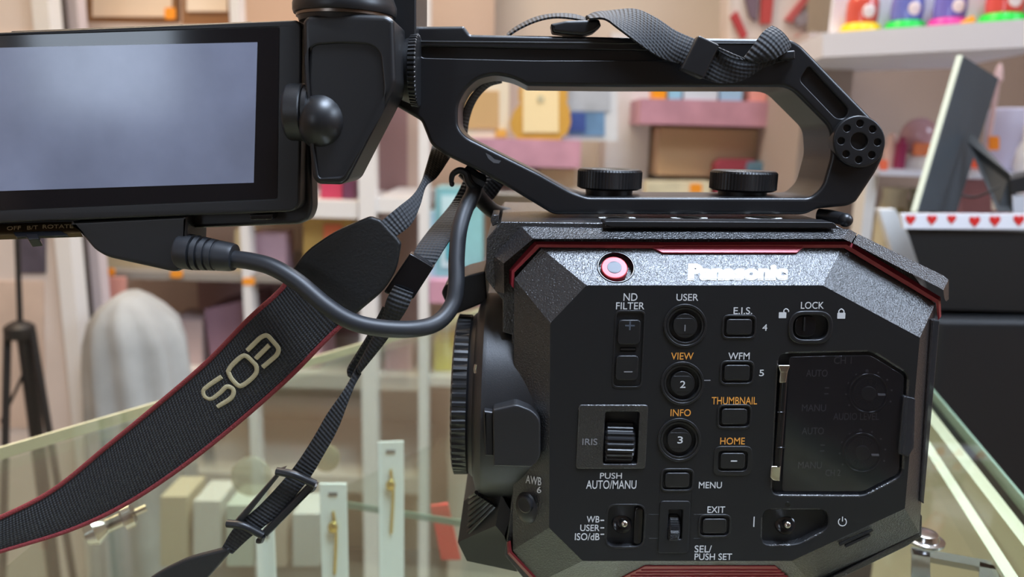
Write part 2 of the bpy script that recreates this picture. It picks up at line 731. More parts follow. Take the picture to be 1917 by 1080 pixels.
# --- logo
lettering('Panasonic', 1287, 494, 1474, 525.5, M['gloss'], panel, fr=FB, w=-0.02, bold=0.07, raised=0.15, name='logo_outline', label='black outline around the maker name')
lettering('Panasonic', 1290, 496, 1471, 523, M['logo'], panel, fr=FB, w=-0.02, bold=0.045, raised=0.35, name='logo', label='raised silver maker name')

# --- buttons on the flat face
def button(name, pts, w0, w1, m=None, r=0.4, label=None):
    mb = MB()
    plate(mb, F, pts, w0, w1, r=r)
    o = mb.build(name, m or M['smooth'], panel)
    if label:
        o['label'] = label
    return o


def rim(pts_out, pts_in, h=0.35, r=0.25, name='button_surround'):
    mb = MB()
    plate(mb, F, pts_out, -h, 0.3, r=r, holes=[pts_in])
    return mb.build(name, M['smooth'], panel)


rim(rrect(1177, 654, 57, 146, 11), rrect(1177, 654, 51, 139, 9), 0.2, 0.15)
button('push_button', rrect(1178, 622, 42, 46, 8), -0.7, 0.5, label='plus filter button')
button('push_button', rrect(1174, 689, 42, 46, 8), -0.7, 0.5, label='minus filter button')
button('marker', rrect(1176, 654, 28, 4, 1), 0.1, 0.6, r=0.1)
rim(rrect(1176, 654, 30, 8, 2), rrect(1176, 654, 28, 4, 1), -0.3, 0.05)
for (x, y) in C3:
    rim(circ(x, y, 41), circ(x, y, 36), 0.5, 0.3)
    rim(circ(x, y, 35), circ(x, y, 31), 0.15, 0.15)
    button('push_button', circ(x, y, 23), 0.1, 1.6, r=0.3)
    button('button_cap', fillet([(x - 20, y - 14), (x + 16, y - 14), (x + 20, y), (x + 16, y + 15), (x - 18, y + 15), (x - 23, y)], 6), 0.0, 0.5, r=0.1)
for k, (x, y, w, h) in SB.items():
    big = 26 if k == 'home' else 17
    rim(rrect(x, y, w + big, h + big, 13), rrect(x, y, w + 9, h + 9, 9), 0.3, 0.3)
    button('push_button', rrect(x, y, w, h, 7), -0.5, 0.9, label=None)
# lock slider
rim(rrect(1518, 613, 84, 62, 30, 7), rrect(1518, 613, 66, 46, 22, 7), 0.5, 0.5)
button('slide_switch', rrect(1508, 611, 40, 40, 17, 6), 0.5, 2.0, M['gloss'])
button('slide_ridge', rrect(1506, 607, 3, 26, 1), -0.2, 1.0, r=0.1)
# iris wheel
mb = MB()
plate(mb, F, rrect(1146, 818, 131, 120, 7), -0.6, 1, r=0.5, holes=[rrect(1163, 820, 64, 98, 4)])
mb.build('wheel_surround', M['body'], panel)


def wheel(x0, x1, y, hh, R, front, nr, amp, name, n=120):
    """thumb wheel turning on a left-right axis"""
    mb = MB()
    c = at((x0 + x1) / 2, y, R * 1000 + front)
    X0, X1 = at(x0, y, front).x, at(x1, y, front).x
    L = X1 - X0
    lathe(mb, (X0, c.y, c.z), (1, 0, 0), [(0, R - 0.0012), (0.0006, R - 0.0003), (0.001, R), (L - 0.001, R), (L - 0.0006, R - 0.0003), (L, R - 0.0012)],
          n=n, ridge=(nr, amp, 0.0005, L - 0.0005))
    return mb.build(name, M['smooth'], panel, ang=20)


wheel(1134, 1191, 821, 36, 0.0095, -1.6, 26, 0.0004, 'thumb_wheel', 208)['label'] = 'ribbed iris wheel'
mb = MB()
plate(mb, F, rrect(1262, 987, 57, 98, 7), -0.4, 1, r=0.4, holes=[rrect(1264, 982, 27, 56, 3)])
mb.build('wheel_surround', M['panel'], panel)
wheel(1252, 1276, 982, 28, 0.0075, -1.2, 70, 0.00012, 'thumb_wheel', 420)['label'] = 'finely ribbed select wheel'
# engraved guide lines
for a, b in (((1215, 963), (1233, 963)), ((1215, 1008), (1233, 1008)), ((1299, 963), (1322, 963)), ((1299, 1008), (1322, 1008)), ((1236, 885), (1232, 1030)), ((1297, 885), (1292, 1030))):
    mb = MB()
    tube(mb, [(a[0], a[1], 0.02), ((a[0] + b[0]) / 2, (a[1] + b[1]) / 2, 0.02), (b[0], b[1], 0.02)], 0.0001, n=6, sub=1)
    mb.build('guide_line', M['panel'], panel)


def toggle(x, y, base):
    mb = MB()
    p = at(x - 4, y - 1, base)
    q2 = at(x + 2, y, -3.2)
    ax = q2 - p
    L = ax.length
    lathe(mb, p, ax, [(0, 0.0022), (L * 0.5, 0.0017), (L * 0.86, 0.0013), (L * 0.86, 0.0014), (L * 0.93, 0.0013), (L * 0.985, 0.0009), (L, 0.0003)], n=24)
    mb.build('toggle_switch', M['metal'], panel)['label'] = 'metal toggle switch'
    mb = MB()
    lathe(mb, p, ax, [(0, 0.0042), (0.001, 0.004), (0.0016, 0.003), (0.0018, 0.0016)], n=24)
    mb.build('toggle_collar', M['gloss'], panel)


toggle(1168, 980, 3.0)
toggle(1473, 982, 3.2)
rim(rrect(1171, 985, 74, 83, 18), rrect(1171, 985, 68, 77, 16), 0.15, 0.15, 'switch_surround')
button('switch_step', rrect(1196, 985, 18, 72, 8), 0.6, 3.0, M['gloss'], r=0.8)
mb = MB()
plate(mb, F, circ(1475, 944, 5, 18), -0.1, 0.4, r=0.1)
mb.build('status_lamp', M['gloss'], panel)

# --- printing
T = [('ND', 1167, 549, 1193, 563, 'white'), ('FILTER', 1153, 566, 1206, 579, 'white'), ('USER', 1266, 550, 1307, 563, 'white'), ('E.I.S.', 1373, 575, 1408, 588, 'white'),
     ('4', 1427, 607, 1436, 619, 'white'), ('LOCK', 1499, 565, 1542, 578, 'white'), ('VIEW', 1256, 660, 1298, 673, 'orange'), ('WFM', 1363, 660, 1403, 673, 'white'),
     ('5', 1421, 692, 1430, 704, 'white'), ('THUMBNAIL', 1332, 743, 1417, 757, 'orange'), ('INFO', 1255, 766, 1293, 779, 'orange'), ('HOME', 1348, 819, 1394, 832, 'orange'),
     ('MENU', 1308, 902, 1351, 914, 'white'), ('PUSH', 1123, 885, 1164, 896, 'white'), ('AUTO/MANU', 1097, 899, 1191, 915, 'white'),
     ('WB', 1098, 966, 1122, 978, 'white'), ('USER', 1086, 982, 1122, 994, 'white'), ('ISO/dB', 1076, 998, 1122, 1011, 'white'), ('EXIT', 1324, 948, 1357, 960, 'white'),
     ('SEL/', 1300, 1021, 1332, 1034, 'white'), ('PUSH SET', 1300, 1036, 1370, 1048, 'white')]
for s, x0, y0, x1, y1, m in T:
    lettering(s, x0, y0, x1, y1, M[m], panel)
lettering('IRIS', 1090, 821, 1118, 833, M['dim'], panel, w=-0.62)
lettering('1', 1281, 608, 1283, 620, M['dim'], panel, w=-0.05)
lettering('2', 1273, 713, 1283, 726, M['white'], panel, w=-0.05)
lettering('3', 1268, 817, 1278, 830, M['white'], panel, w=-0.05)
lettering('+', 1170, 601, 1188, 618, M['greybut'], panel, w=-0.72, bold=0.0)
lettering('-', 1168, 695, 1184, 697, M['dim'], panel, w=-0.72, bold=0.0)
lettering('-', 1368, 862, 1380, 864, M['white'], panel, w=-0.52, bold=0.0)
lettering('-', 1318, 711, 1330, 713, M['dim'], panel, w=-0.02, bold=0.0)
lettering('I', 1410, 967, 1412, 986, M['white'], panel)
for yy in (974, 988, 1000):
    lettering('-', 1124, yy - 1, 1131, yy + 1, M['white'], panel)


def icon(build, name='icon'):
    mb = MB()
    build(mb)
    mb.build(name, M['white'], panel)


def closed_lock(mb):
    plate(mb, F, rrect(1575, 591, 15, 11, 1), -0.06, 0.02)
    tube(mb, [(1570.5, 586, 0), (1570.5, 582, 0), (1575, 578.5, 0), (1579.5, 582, 0), (1579.5, 586, 0)], 0.00022, n=6, flat=0.3)


def open_lock(mb):
    plate(mb, F, rrect(1465, 590, 14, 11, 1), -0.06, 0.02)
    tube(mb, [(1467.5, 585, 0), (1467.5, 581, 0), (1471.5, 578, 0), (1476, 581, 0), (1476, 584, 0)], 0.00022, n=6, flat=0.3)


def power(mb):
    pts = []
    for k in range(13):
        a = math.radians(-60 + 300 * k / 12)
        pts.append((1577 + 7.5 * math.sin(a + math.pi * 0.5 + math.pi / 6 - math.pi / 6 + 0) * 1.0, 977 - 7.5 * math.cos(a + math.pi * 0.5), 0))
    pts = [(1577 + 7.5 * math.sin(math.radians(35 + 290 * k / 12)), 977 - 7.5 * math.cos(math.radians(35 + 290 * k / 12)), 0) for k in range(13)]
    tube(mb, pts, 0.0002, n=6, flat=0.3, sub=2)
    tube(mb, [(1577.3, 967, 0), (1577.2, 971, 0), (1577, 976, 0)], 0.0002, n=6, flat=0.3, sub=1)


icon(closed_lock)
icon(open_lock)
icon(power)

# --- audio compartment
for s, x0, y0, x1, y1 in (('CH 1', 1561, 668, 1594, 681), ('AUTO', 1509, 692, 1549, 705), ('MANU', 1501, 757, 1546, 770), ('AUDIO LEVEL', 1560, 773, 1645, 786),
                          ('AUTO', 1501, 800, 1542, 813), ('MANU', 1494, 864, 1538, 877), ('CH 2', 1545, 879, 1573, 891)):
    lettering(s, x0, y0, x1, y1, M['dim'], panel, w=2.58, bold=0.0)
for (x, y, tx, ty) in ((1627, 737, 1651, 739), (1615, 848, 1639, 852)):
    mb = MB()
    plate(mb, F, circ(x, y, 38, 44), 0.6, 2.7, r=0.5, holes=[circ(x, y, 34, 44)])
    mb.build('dial_surround', M['gloss'], panel)
    mb = MB()
    plate(mb, F, circ(x, y, 30, 44), 1.2, 2.6, r=0.4)
    plate(mb, F, circ(x, y, 14, 32), 0.7, 2, r=0.4)
    for k in range(22):
        a = math.radians(40 + 280 * k / 21)
        c0, s0 = math.cos(a), math.sin(a)
        tube(mb, [(x + 17 * c0, y + 17 * s0, 1.1), (x + 21 * c0, y + 21 * s0, 1.1), (x + 25 * c0, y + 25 * s0, 1.1)], 0.00016, n=5, sub=1)
    mb.build('audio_dial', M['smooth'], panel)
    mb = MB()
    plate(mb, F, rrect(tx, ty, 14, 4, 1, sh=0.2), 0.9, 1.3, r=0.1)
    mb.build('pointer', M['white'], panel)['label'] = 'white pointer line on the dial'
    mb = MB()
    for k in range(9):
        a = math.radians(150 + 230 * k / 8)
        plate(mb, F, circ(x + 43 * math.cos(a), y + 43 * math.sin(a), 1.8 if k != 4 else 3, 8), 2.5, 2.7)
    mb.build('level_marks', M['dim'], panel)
for dx, dy in ((1548, 726), (1547, 737), (1540, 833), (1539, 844)):
    lettering('-', dx - 4, dy - 1, dx + 4, dy + 1, M['dim'], panel, w=2.58)
mb = MB()
plate(mb, F, fillet([(1478, 668, 8), (1630, 665, 8), (1693, 704, 8), (1683, 886, 8), (1616, 920, 8), (1464, 920, 8)], 8), 0.2, 0.8, r=0.2)
cover = mb.build('audio_cover', M['smoke'], panel)
cover['label'] = 'smoked clear cover over the audio dials'
mb = MB()
plate(mb, F, fillet([(1692, 741, 5), (1715, 746, 5), (1712, 838, 4), (1701, 856, 3), (1682, 850, 4)], 4), -0.8, 1.6, r=0.5)
mb.build('cover_latch', M['clear'], panel)
mb = MB()
tube(mb, [(1468, 686, 0.8), (1461, 790, 0.8), (1453, 898, 0.8)], 0.0017, n=14, sub=2)
mb.build('hinge', M['gloss'], panel)
mb = MB()
plate(mb, F, fillet([(1457, 684), (1480, 684), (1475, 697), (1472, 717), (1459, 717), (1461, 697)], 2), -0.9, 1.0, r=0.4)
mb.build('hinge_pin', M['metal'], panel)['label'] = 'shiny upper hinge pin'
mb = MB()
plate(mb, F, fillet([(1444, 873), (1462, 873), (1460, 901), (1448, 900), (1442, 894)], 2), -0.9, 1.0, r=0.4)
mb.build('hinge_pin', M['metal'], panel)['label'] = 'shiny lower hinge pin'
for yy in (772, 838):
    mb = MB()
    tube(mb, [(1456, yy, -0.6), (1463, yy, -1.0), (1470, yy, -0.6)], 0.0003, n=6, sub=2)
    mb.build('hinge_joint', M['gloss'], panel)

# --- red trim
up = [(953, 530), (953, 505), (1000, 452), (1217, 453), (1590, 452), (1761, 556), (1762, 592)]
lo = [(962, 540), (963, 510), (1010, 463), (1219, 465), (1580, 464), (1752, 567), (1756, 600)]
mb = MB()


def strip(mb, up, lo, du, dl, front, n=1):
    U0 = [at(x, y, du + 4) for x, y in up]
    U = [at(x, y, du) for x, y in up]
    Mi = [at((a[0] + b[0]) / 2, (a[1] + b[1]) / 2, front) for a, b in zip(up, lo)]
    L = [at(x, y, dl) for x, y in lo]
    L0 = [at(x, y, dl + 4) for x, y in lo]
    loft(mb, [U0, U, Mi, L, L0], cap0=False, closed=False)


strip(mb, up, lo, 13, 11.6, 11.2)
plate(mb, FB, fillet([(1216, 453), (1506, 453), (1506, 461), (1492, 473), (1240, 473), (1222, 463)], 2), -0.9, 3, r=0.2)
trim = mb.build('red_trim', M['red'], body)
trim['label'] = 'red metal trim line along the upper edge'
for i, (xa, xb, yy) in enumerate(((1234, 1497, 457.5), (1238, 1496, 462.5), (1243, 1490, 467.5))):
    mb = MB()
    a, b = FB.uv(xa, yy), FB.uv(xb, yy)
    tube(mb, [FB.pt(a, -1.0), FB.pt((a + b) / 2, -1.0), FB.pt(b, -1.0)], 0.0003, n=8, sub=1, px=False)
    mb.build('trim_ridge', M['red'], trim)
# lower trim
mb = MB()
strip(mb, [(949, 1014), (950, 1036), (1002, 1092)], [(956, 1012), (958, 1032), (1012, 1088)], 13, 11, 10.6)
mb.build('red_trim', M['red'], body)['label'] = 'red trim at the lower front corner'
FL = Frame.three(at(A[5][0], A[5][1], 0), at(A[4][0], A[4][1], 0), at(1300, 1092, 12))
mb = MB()
plate(mb, FL, fillet([(1207, 1060), (1452, 1060), (1482, 1089), (1150, 1089)], 2), -0.4, 1.5, r=0.2)
lt = mb.build('red_trim', M['red'], body)
lt['label'] = 'red ribbed trim along the lower edge'
for i, (xa, xb, yy) in enumerate(((1200, 1462, 1065), (1190, 1468, 1070.5), (1180, 1474, 1076), (1166, 1480, 1082))):
    mb = MB()
    a, b = FL.uv(xa, yy), FL.uv(xb, yy)
    tube(mb, [FL.pt(a, -0.5), FL.pt((a + b) / 2, -0.5), FL.pt(b, -0.5)], 0.0003, n=8, sub=1, px=False)
    mb.build('trim_ridge', M['red'], lt)

# --- outer frame around the trim
mb = MB()
O = [(927, 545), (925, 480), (976, 424), (1130, 427), (1590, 429), (1604, 437)]
I = [(944, 549), (943, 493), (998, 447), (1130, 447), (1579, 447), (1594, 454)]
loft(mb, [[at(x, y, 30) for x, y in O], [at(x, y, 16) for x, y in O], [at(x, y, 9) for x, y in I], [at(x, y, 20) for x, y in I]], cap0=False, closed=False)
mb.build('frame_band', M['body'], body, ang=20)
mb = MB()
O = [(1606, 438), (1700, 484), (1766, 516), (1776, 524), (1776, 560), (1772, 564)]
I = [(1597, 455), (1690, 504), (1758, 538), (1766, 543), (1768, 558), (1770, 563)]
loft(mb, [[at(x, y, 45) for x, y in O], [at(x, y, 14) for x, y in O], [at(x, y, 8) for x, y in I], [at(x, y, 20) for x, y in I]], cap0=False, closed=False)
mb.build('frame_arm', M['body'], body, ang=20)
mb = MB()
plate(mb, F, fillet([(1744, 598), (1760, 600), (1730, 944), (1722, 938), (1737, 700)], 2), 7, 20, r=0.5)
mb.build('port_cover', M['clear'], body)['label'] = 'translucent plastic strip along the rear edge'
mb = MB()
plate(mb, F, fillet([(1720, 960), (1727, 966), (1726, 1004), (1700, 1022), (1560, 1090), (1535, 1092), (1716, 1000)], 2), 10, 40, r=0.5)
mb.build('corner_guard', M['body'], body)
# top plate with a stepped front lip and round marks
mb = MB()
plate(mb, F, fillet([(1132, 414), (1560, 416), (1566, 421), (1566, 427), (1142, 425), (1130, 419)], 3), 13, 24, r=0.3)
mb.build('top_lip', M['smooth'], body)
t0, t1 = at(1130, 416.5, 17), at(1560, 418.5, 17)
tn = (t1 - t0).cross(Vector((0, 1, 0))).normalized()
tn = tn if tn.z > 0 else -tn
rm = mat('ring_print', srgb(190, 188, 182), 0.5)
for x in (1155, 1290, 1428):
    mb = MB()
    ry_ = ray(x, 409.5)
    c = CAM + ry_ * ((t0 - CAM).dot(tn) / ry_.dot(tn))
    lathe(mb, c - tn * 0.0003, tn, [(0, 0.0076), (0.0008, 0.0076), (0.0008, 0.0052), (0.0004, 0.0052)], n=32, caps=False)
    mb.build('thread_ring', rm, body)
mb = MB()
plate(mb, F, fillet([(921, 402), (934, 402), (932, 419), (922, 424), (918, 412)], 2), 20, 40, r=0.4)
mb.build('corner_lug', M['body'], body)
mb = MB()
tube(mb, [(1532, 402, 40), (1556, 405, 36), (1582, 411, 30)], 0.0027, n=16, sub=3)
ellipsoid(mb, at(1583, 412, 29), 0.0029, 0.0029, 0.0029)
mb.build('lock_lever', M['smooth'], body)

# --- lens mount (axis runs left-right)
dc = 50
cx = lambda px, d=dc: at(px, 735, d).x
oz = at(880, 736, dc).z
X = [cx(p) for p in (854, 858, 884, 888, 892, 898, 908, 915, 960)]
mb = MB()
lathe(mb, (X[0], dc / 1000, oz), (1, 0, 0), [(0, 0.030), (0, 0.0345), (0.0008, 0.0362), (X[2] - X[0] - 0.0008, 0.0366), (X[2] - X[0], 0.0355)], n=360, ridge=(60, 0.0006, 0.0003, X[2] - X[0] - 0.0012))
mount = MB()
lathe(mount, (X[3], dc / 1000, oz), (1, 0, 0), [(-0.0012, 0.036), (0, 0.0372), (0.001, 0.0380), (X[4] - X[3], 0.0385), (X[5] - X[3], 0.0440), (X[6] - X[3], 0.0468), (X[7] - X[3], 0.0470), (X[8] - X[3] + 0.01, 0.0470)], n=96)
lm = mount.build('lens_mount', M['grain'], vc)
cap_ob = mb.build('mount_cap', M['smooth'], lm, ang=25)
cap_ob['label'] = 'knurled black cap closing the lens mount'
mb = MB()
tube(mb, [(891, 682, 3), (889.5, 690, 3), (890, 698, 3)], 0.0006, n=8, sub=2)
mb.build('index_pin', M['metal'], lm)
# slab above the mount
mb = MB()
plate(mb, F, fillet([(826, 548), (833, 533), (872, 516), (908, 507), (912, 565), (850, 590), (836, 572)], 5), 45, 75, r=1.0)
mb.build('shade_flap', M['smooth'], lm)

# --- lens release block
mb = MB()
plate(mb, F, fillet([(922, 767, 4), (966, 757, 6), (996, 768, 10), (1012, 785, 14), (1012, 858, 14), (996, 876, 8), (924, 873, 3)], 4), -1.5, 42, r=0.9)
rb_ = mb.build('lens_release_block', M['grain'], body)
mb = MB()
plate(mb, F, fillet([(905, 769), (926, 772), (926, 855), (907, 854)], 3), 0.5, 14, r=1.0)
mb.build('release_button', M['smooth'], rb_)
# --- white balance bump
mb = MB()
ellipsoid(mb, at(993, 946, 9), 0.0062, 0.006, 0.0080)
bump = mb.build('button_mound', M['grain'], body)
mb = MB()
n_ = Vector((-0.62, -0.78, 0.05)).normalized()
c_ = at(983, 944, 3.8)
lathe(mb, c_ + n_ * -0.001, n_, [(0, 0.0036), (0.0014, 0.0036), (0.0018, 0.003), (0.0016, 0.001)], n=32)
mb.build('push_button', M['smooth'], bump)
FLB = Frame.three(at(A[7][0], A[7][1], 0), at(A[6][0], A[6][1], 0), at(963, 760, 11))
lettering('AWB', 984, 889, 1013, 904, M['white'], panel, fr=FLB, w=-0.6, rise=5)
lettering('6', 1005, 911, 1013, 923, M['white'], panel, fr=FLB, w=-0.6)
# --- vent block under the mount
VB = [(868, 938, 34), (890, 920, 26), (938, 925, 20), (958, 960, 18), (944, 1004, 18), (968, 1070, 20), (874, 1050, 30), (857, 1015, 32)]
mb = MB()
V0 = [at(*p) for p in VB]
mid = at(928, 984, 17)
V1 = [p + Vector((0, 0.05, 0)) for p in V0]
o_ = len(mb.v)
mb.add(V0 + V1 + [mid], [(0, 1, 2, 16), (2, 3, 4, 16), (4, 5, 6, 7), (4, 7, 16), (7, 0, 16)] + [(k, (k + 1) % 8, 8 + (k + 1) % 8, 8 + k) for k in range(8)] + [tuple(range(8, 16))])
vb = mb.build('vent_block', M['grain'], body, ang=15)
for k in range(7):
    t = k / 6
    a = (877 + 3 * t, 996 - 66 * t)
    b = (926 - 34 * t, 946 - 24 * t)
    da = 29 - 1 * t
    mb = MB()
    tube(mb, [(a[0], a[1], da - 3), ((a[0] + b[0]) / 2, (a[1] + b[1]) / 2, 22.5 - 2), (b[0], b[1], 18)], 0.00095, n=8, sub=1)
    mb.build('vent_rib', M['smooth'], vb)

# ------------------------------------------------------------------ handle
HO = fillet([(772, 49, 2), (868, 48, 3), (880, 64, 3), (1150, 69, 1), (1482, 73, 10), (1500, 84, 8), (1636, 224, 16), (1660, 252, 22), (1656, 292, 20), (1641, 322, 6),
             (1604, 378, 5), (1588, 386, 6), (1532, 391, 6), (1508, 402, 8), (1100, 402, 8), (1036, 402, 10), (960, 356, 4), (895, 320, 4), (840, 294, 8), (806, 272, 14), (797, 248, 10), (788, 226, 6), (733, 194, 6), (752, 160, 4), (772, 100, 4)], 4)
HI = fillet([(857, 238, 12), (857, 195, 18), (872, 168, 10), (894, 148, 12), (927, 140, 14), (962, 147, 14), (988, 161, 3), (1150, 163, 2), (1478, 163, 20), (1555, 240, 16), (1558, 290, 14), (1541, 350, 14), (1518, 370, 10), (1100, 369, 8), (1070, 359, 12), (1010, 325, 6), (872, 256, 12)], 8)
mb = MB()
plate(mb, F, HO, 33, 65, r=1.6, rb=1.6, holes=[HI],
      pockets=[(fillet([(786, 86, 10), (1000, 91, 2), (1282, 96, 4), (1282, 113, 4), (1000, 113, 2), (786, 108, 10)], 6), 1.6, 0.5),
               (fillet([(1497, 150, 8), (1514, 122, 8), (1590, 205, 9), (1582, 222, 8), (1566, 222, 8)], 8), 1.6, 0.5)], steps=4)
hd = mb.build('top_handle', M['handle'], vc)
mb = MB()
tube(mb, [(775, 78, 33.4), (1000, 80, 33.4), (1200, 81, 33.4), (1470, 82, 33.4)], 0.0006, n=8, sub=2)
mb.build('handle_ridge', M['handle'], hd)
mb = MB()
holes8 = [(circ(1609 + 34 * math.cos(math.radians(45 * k + 2)), 265 + 34 * math.sin(math.radians(45 * k + 2)), 7, 16), 1.6, 0.25) for k in range(8)]
plate(mb, F, circ(1609, 265, 49, 56), 30.5, 36, r=0.7, pockets=holes8 + [(circ(1609, 264, 16, 28), 1.8, 0.4)])
mb.build('joint_disc', M['smooth'], hd)['label'] = 'round handle joint with eight small holes'
for kx, ky, half in ((1141, 338, 58), (1391, 341, 59)):
    R = half * (0.33 / FPX) * 1.015
    c = at(kx, ky, 50)
    zt_, zb_ = at(kx, ky - 20, 37).z, at(kx, ky + 19, 37).z
    H = zt_ - zb_
    mb = MB()
    lathe(mb, (c.x, c.y, zb_ - 0.0035), (0, 0, 1), [(0, R * 0.72), (0.0032, R * 0.74), (0.0034, R * 0.9), (0.0042, R), (0.0036 + H - 0.0012, R), (0.0035 + H - 0.0003, R * 0.965), (0.0035 + H, R * 0.92), (0.0035 + H - 0.0003, R * 0.62), (0.0035 + H - 0.001, R * 0.55)],
          n=240, ridge=(60, 0.00016, 0.004, 0.0036 + H - 0.0011))
    mb.build('clamp_knob', M['smooth'], hd, ang=22)
mb = MB()
plate(mb, F, [(909, 286), (918, 291), (926, 298), (938, 301), (934, 306), (924, 305), (914, 297)], 32.96, 33.2)
mb.build('paint_chip', mat('bare_metal', srgb(82, 82, 84), 0.5), hd)['label'] = 'grey chip in the handle paint'
mb = MB()
tube(mb, [(847, 345, 40), (845, 338, 40), (848, 326, 40), (860, 319, 40), (872, 324, 40), (877, 338, 40), (886, 348, 42), (900, 344, 48)], lambda t: 0.0009 + 0.0012 * t, n=10)
ellipsoid(mb, at(846, 344, 40), 0.0011, 0.0011, 0.0013)
tube(mb, [(868, 318, 44), (884, 332, 44), (902, 342, 46)], 0.0036, n=10)
mb.build('cable_hook', M['smooth'], hd)

# ------------------------------------------------------------------ monitor bracket
mb = MB()
BO = fillet([(566, 40, 4), (574, 29, 6), (645, 24, 20), (725, 28, 8), (737, 38, 5), (741, 152, 5), (735, 172, 6), (650, 338, 5), (638, 346, 5), (594, 345, 6), (584, 334, 8), (576, 262, 4), (568, 150, 3)], 4)
plate(mb, F, BO, -4, 24, r=2.0, rb=1.0, steps=4,
      pockets=[(fillet([(574, 104, 10), (586, 84, 16), (640, 80, 20), (694, 83, 14), (712, 98, 14), (718, 160, 5), (716, 205, 8), (640, 330, 6), (597, 333, 6), (586, 270, 4)], 5), 0.9, 0.7)])
br = mb.build('monitor_bracket', M['smooth'], vc)
mb = MB()
ellipsoid(mb, at(606, 227, 3), 0.0102, 0.0118, 0.0108)
mb.build('ball_joint', M['smooth'], br)
ky_, kd = 210, 4
c = at(543, ky_, kd)
xa, xb, xc, xd = (at(p, ky_, -6).x for p in (521, 558, 560, 576))
mb = MB()
lathe(mb, (xa, c.y, c.z), (1, 0, 0), [(0, 0.0085), (0.0008, 0.0099), (0.0018, 0.0104), (xb - xa - 0.0004, 0.0106), (xb - xa, 0.0102)], n=48)
mb.build('hinge_cap', M['grain'], br)
mb = MB()
lathe(mb, (xc, c.y, c.z), (1, 0, 0), [(0, 0.0100), (0.0004, 0.0104), (0.0020, 0.0104), (xd - xc, 0.0085)], n=48)
mb.build('hinge_washer', M['smooth'], br)
c = at(645, 10, 12)
R = 0.0187
z = lambda y: at(645, y, -7).z
mb = MB()
z0 = z(24)
lathe(mb, (c.x, c.y + 0.001, z0), (0, 0, 1), [(-0.001, R * 0.9), (z(21) - z0, R * 0.92), (z(14) - z0, R * 0.93), (z(13) - z0, R * 1.0), (z(6) - z0, R * 1.02), (z(-6) - z0, R * 1.02), (z(-40) - z0, R * 0.9), (z(-80) - z0, R * 0.9)], n=72)
mb.build('tilt_head', M['smooth'], br)
mb = MB()
lathe(mb, (c.x, c.y + 0.001, z(20)), (0, 0, 1), [(0, R * 0.925), (0.0001, R * 0.955), (z(14) - z(20), R * 0.955), (z(13.5) - z(20), R * 0.925)], n=72, caps=False)
mb.build('metal_ring', mat('brushed_ring', srgb(120, 108, 98), 0.3, 0.9), br)['label'] = 'thin bronze-grey ring below the tilt head'
mb = MB()
plate(mb, F, fillet([(722, -40), (779, -40), (779, 70), (774, 110), (740, 90), (706, 40), (700, -10)], 4), 24, 60, r=1.0)
mb.build('mounting_post', M['smooth'], br)
c = at(752, 132, 28)
xa, xb = at(742, 132, 18).x, at(779, 132, 18).x
R = 0.0136
mb = MB()
lathe(mb, (xa, c.y, c.z), (1, 0, 0), [(0, R * 0.75), (0.001, R * 0.86), (xb - xa - 0.0032, R * 0.95), (xb - xa - 0.003, R), (xb - xa - 0.0004, R * 1.02), (xb - xa, R * 0.99)], n=288, ridge=(48, 0.0003, xb - xa - 0.0031, 1))
mb.build('lock_wheel', M['smooth'], br, ang=22)

# ------------------------------------------------------------------ monitor
mb = MB()
MO = fillet([(-160, 67, 8), (556, 37, 9), (565, 48, 6), (561, 384, 10), (548, 396, 8), (-160, 424, 8)], 6)
plate(mb, F, MO, 3, 12, r=0.9, pockets=[(fillet([(-150, 70.5), (524, 49.5), (520, 373), (-150, 401)], 4), 0.35, 0.15)])
mon = mb.build('monitor', M['smooth'], vc)
mb = MB()
plate(mb, F, fillet([(-160, 72, 8), (566, 45, 8), (574, 70, 8), (584, 392, 12), (576, 412, 8), (560, 420, 6), (-160, 447, 8)], 6), 12, 22, r=1.6, rb=1.0)
plate(mb, F, fillet([(20, 58), (470, 40), (472, 50), (20, 70)], 2), 10, 18, r=0.5)
mb.build('rear_shell', M['smooth'], mon)
mb = MB()
plate(mb, F, fillet([(-149, 71.5), (522.5, 51), (518.5, 371.5), (-149, 400)], 4), 3.1, 3.5)
gl = mb.build('screen_bezel', M['bezel'], mon)
mb = MB()
plate(mb, F, [(-100, 91.5), (482, 79), (475, 342), (-100, 361)], 3.05, 3.4)
mb.build('screen', M['screen'], mon)['label'] = 'switched-off display with reflected grey in its colour'
# connector housing below
mb = MB()
plate(mb, F, fillet([(130, 415, 3), (350, 404, 3), (348, 470, 4), (337, 508, 8), (322, 509, 8), (200, 482, 14), (176, 468, 14), (160, 448, 10)], 4), 5, 24, r=1.2)
mb.build('connector_housing', M['smooth'], mon)
# underside strip with the switch
FU = Frame.three(at(0, 420, 10), at(140, 416, 10), at(70, 439, 4))
mb = MB()
plate(mb, FU, [(-60, 421), (141, 414.5), (152, 436), (-60, 443)], 0, 2)
us = mb.build('switch_strip', mat('warm_lit_black', srgb(88, 70, 46), 0.35, 0.6), mon)  # black underside, the warm light on it is put into the colour
for s, x0, x1, y0 in (('OFF', 13, 39, 424), ('B/T', 51, 71, 423), ('ROTATE', 80, 137, 421)):
    lettering(s, x0, y0, x1, y0 + 7, mat('label_ink', srgb(196, 172, 130), 0.5), us, fr=FU, w=-0.02, rise=-1.2, skew=0)
mb = MB()
plate(mb, FU, fillet([(24, 434), (112, 431), (128, 440), (30, 443)], 2), -0.5, 0.5, r=0.2)
plate(mb, FU, fillet([(46, 438), (70, 437), (72, 446), (52, 448)], 2), -3.2, 0.5, r=0.4)
mb.build('slide_switch', M['gloss'], us)
mb = MB()
plate(mb, F, fillet([(466, 402), (510, 400), (508, 411), (470, 412)], 2), 5, 14, r=0.4)
mb.build('latch_tab', M['gloss'], mon)

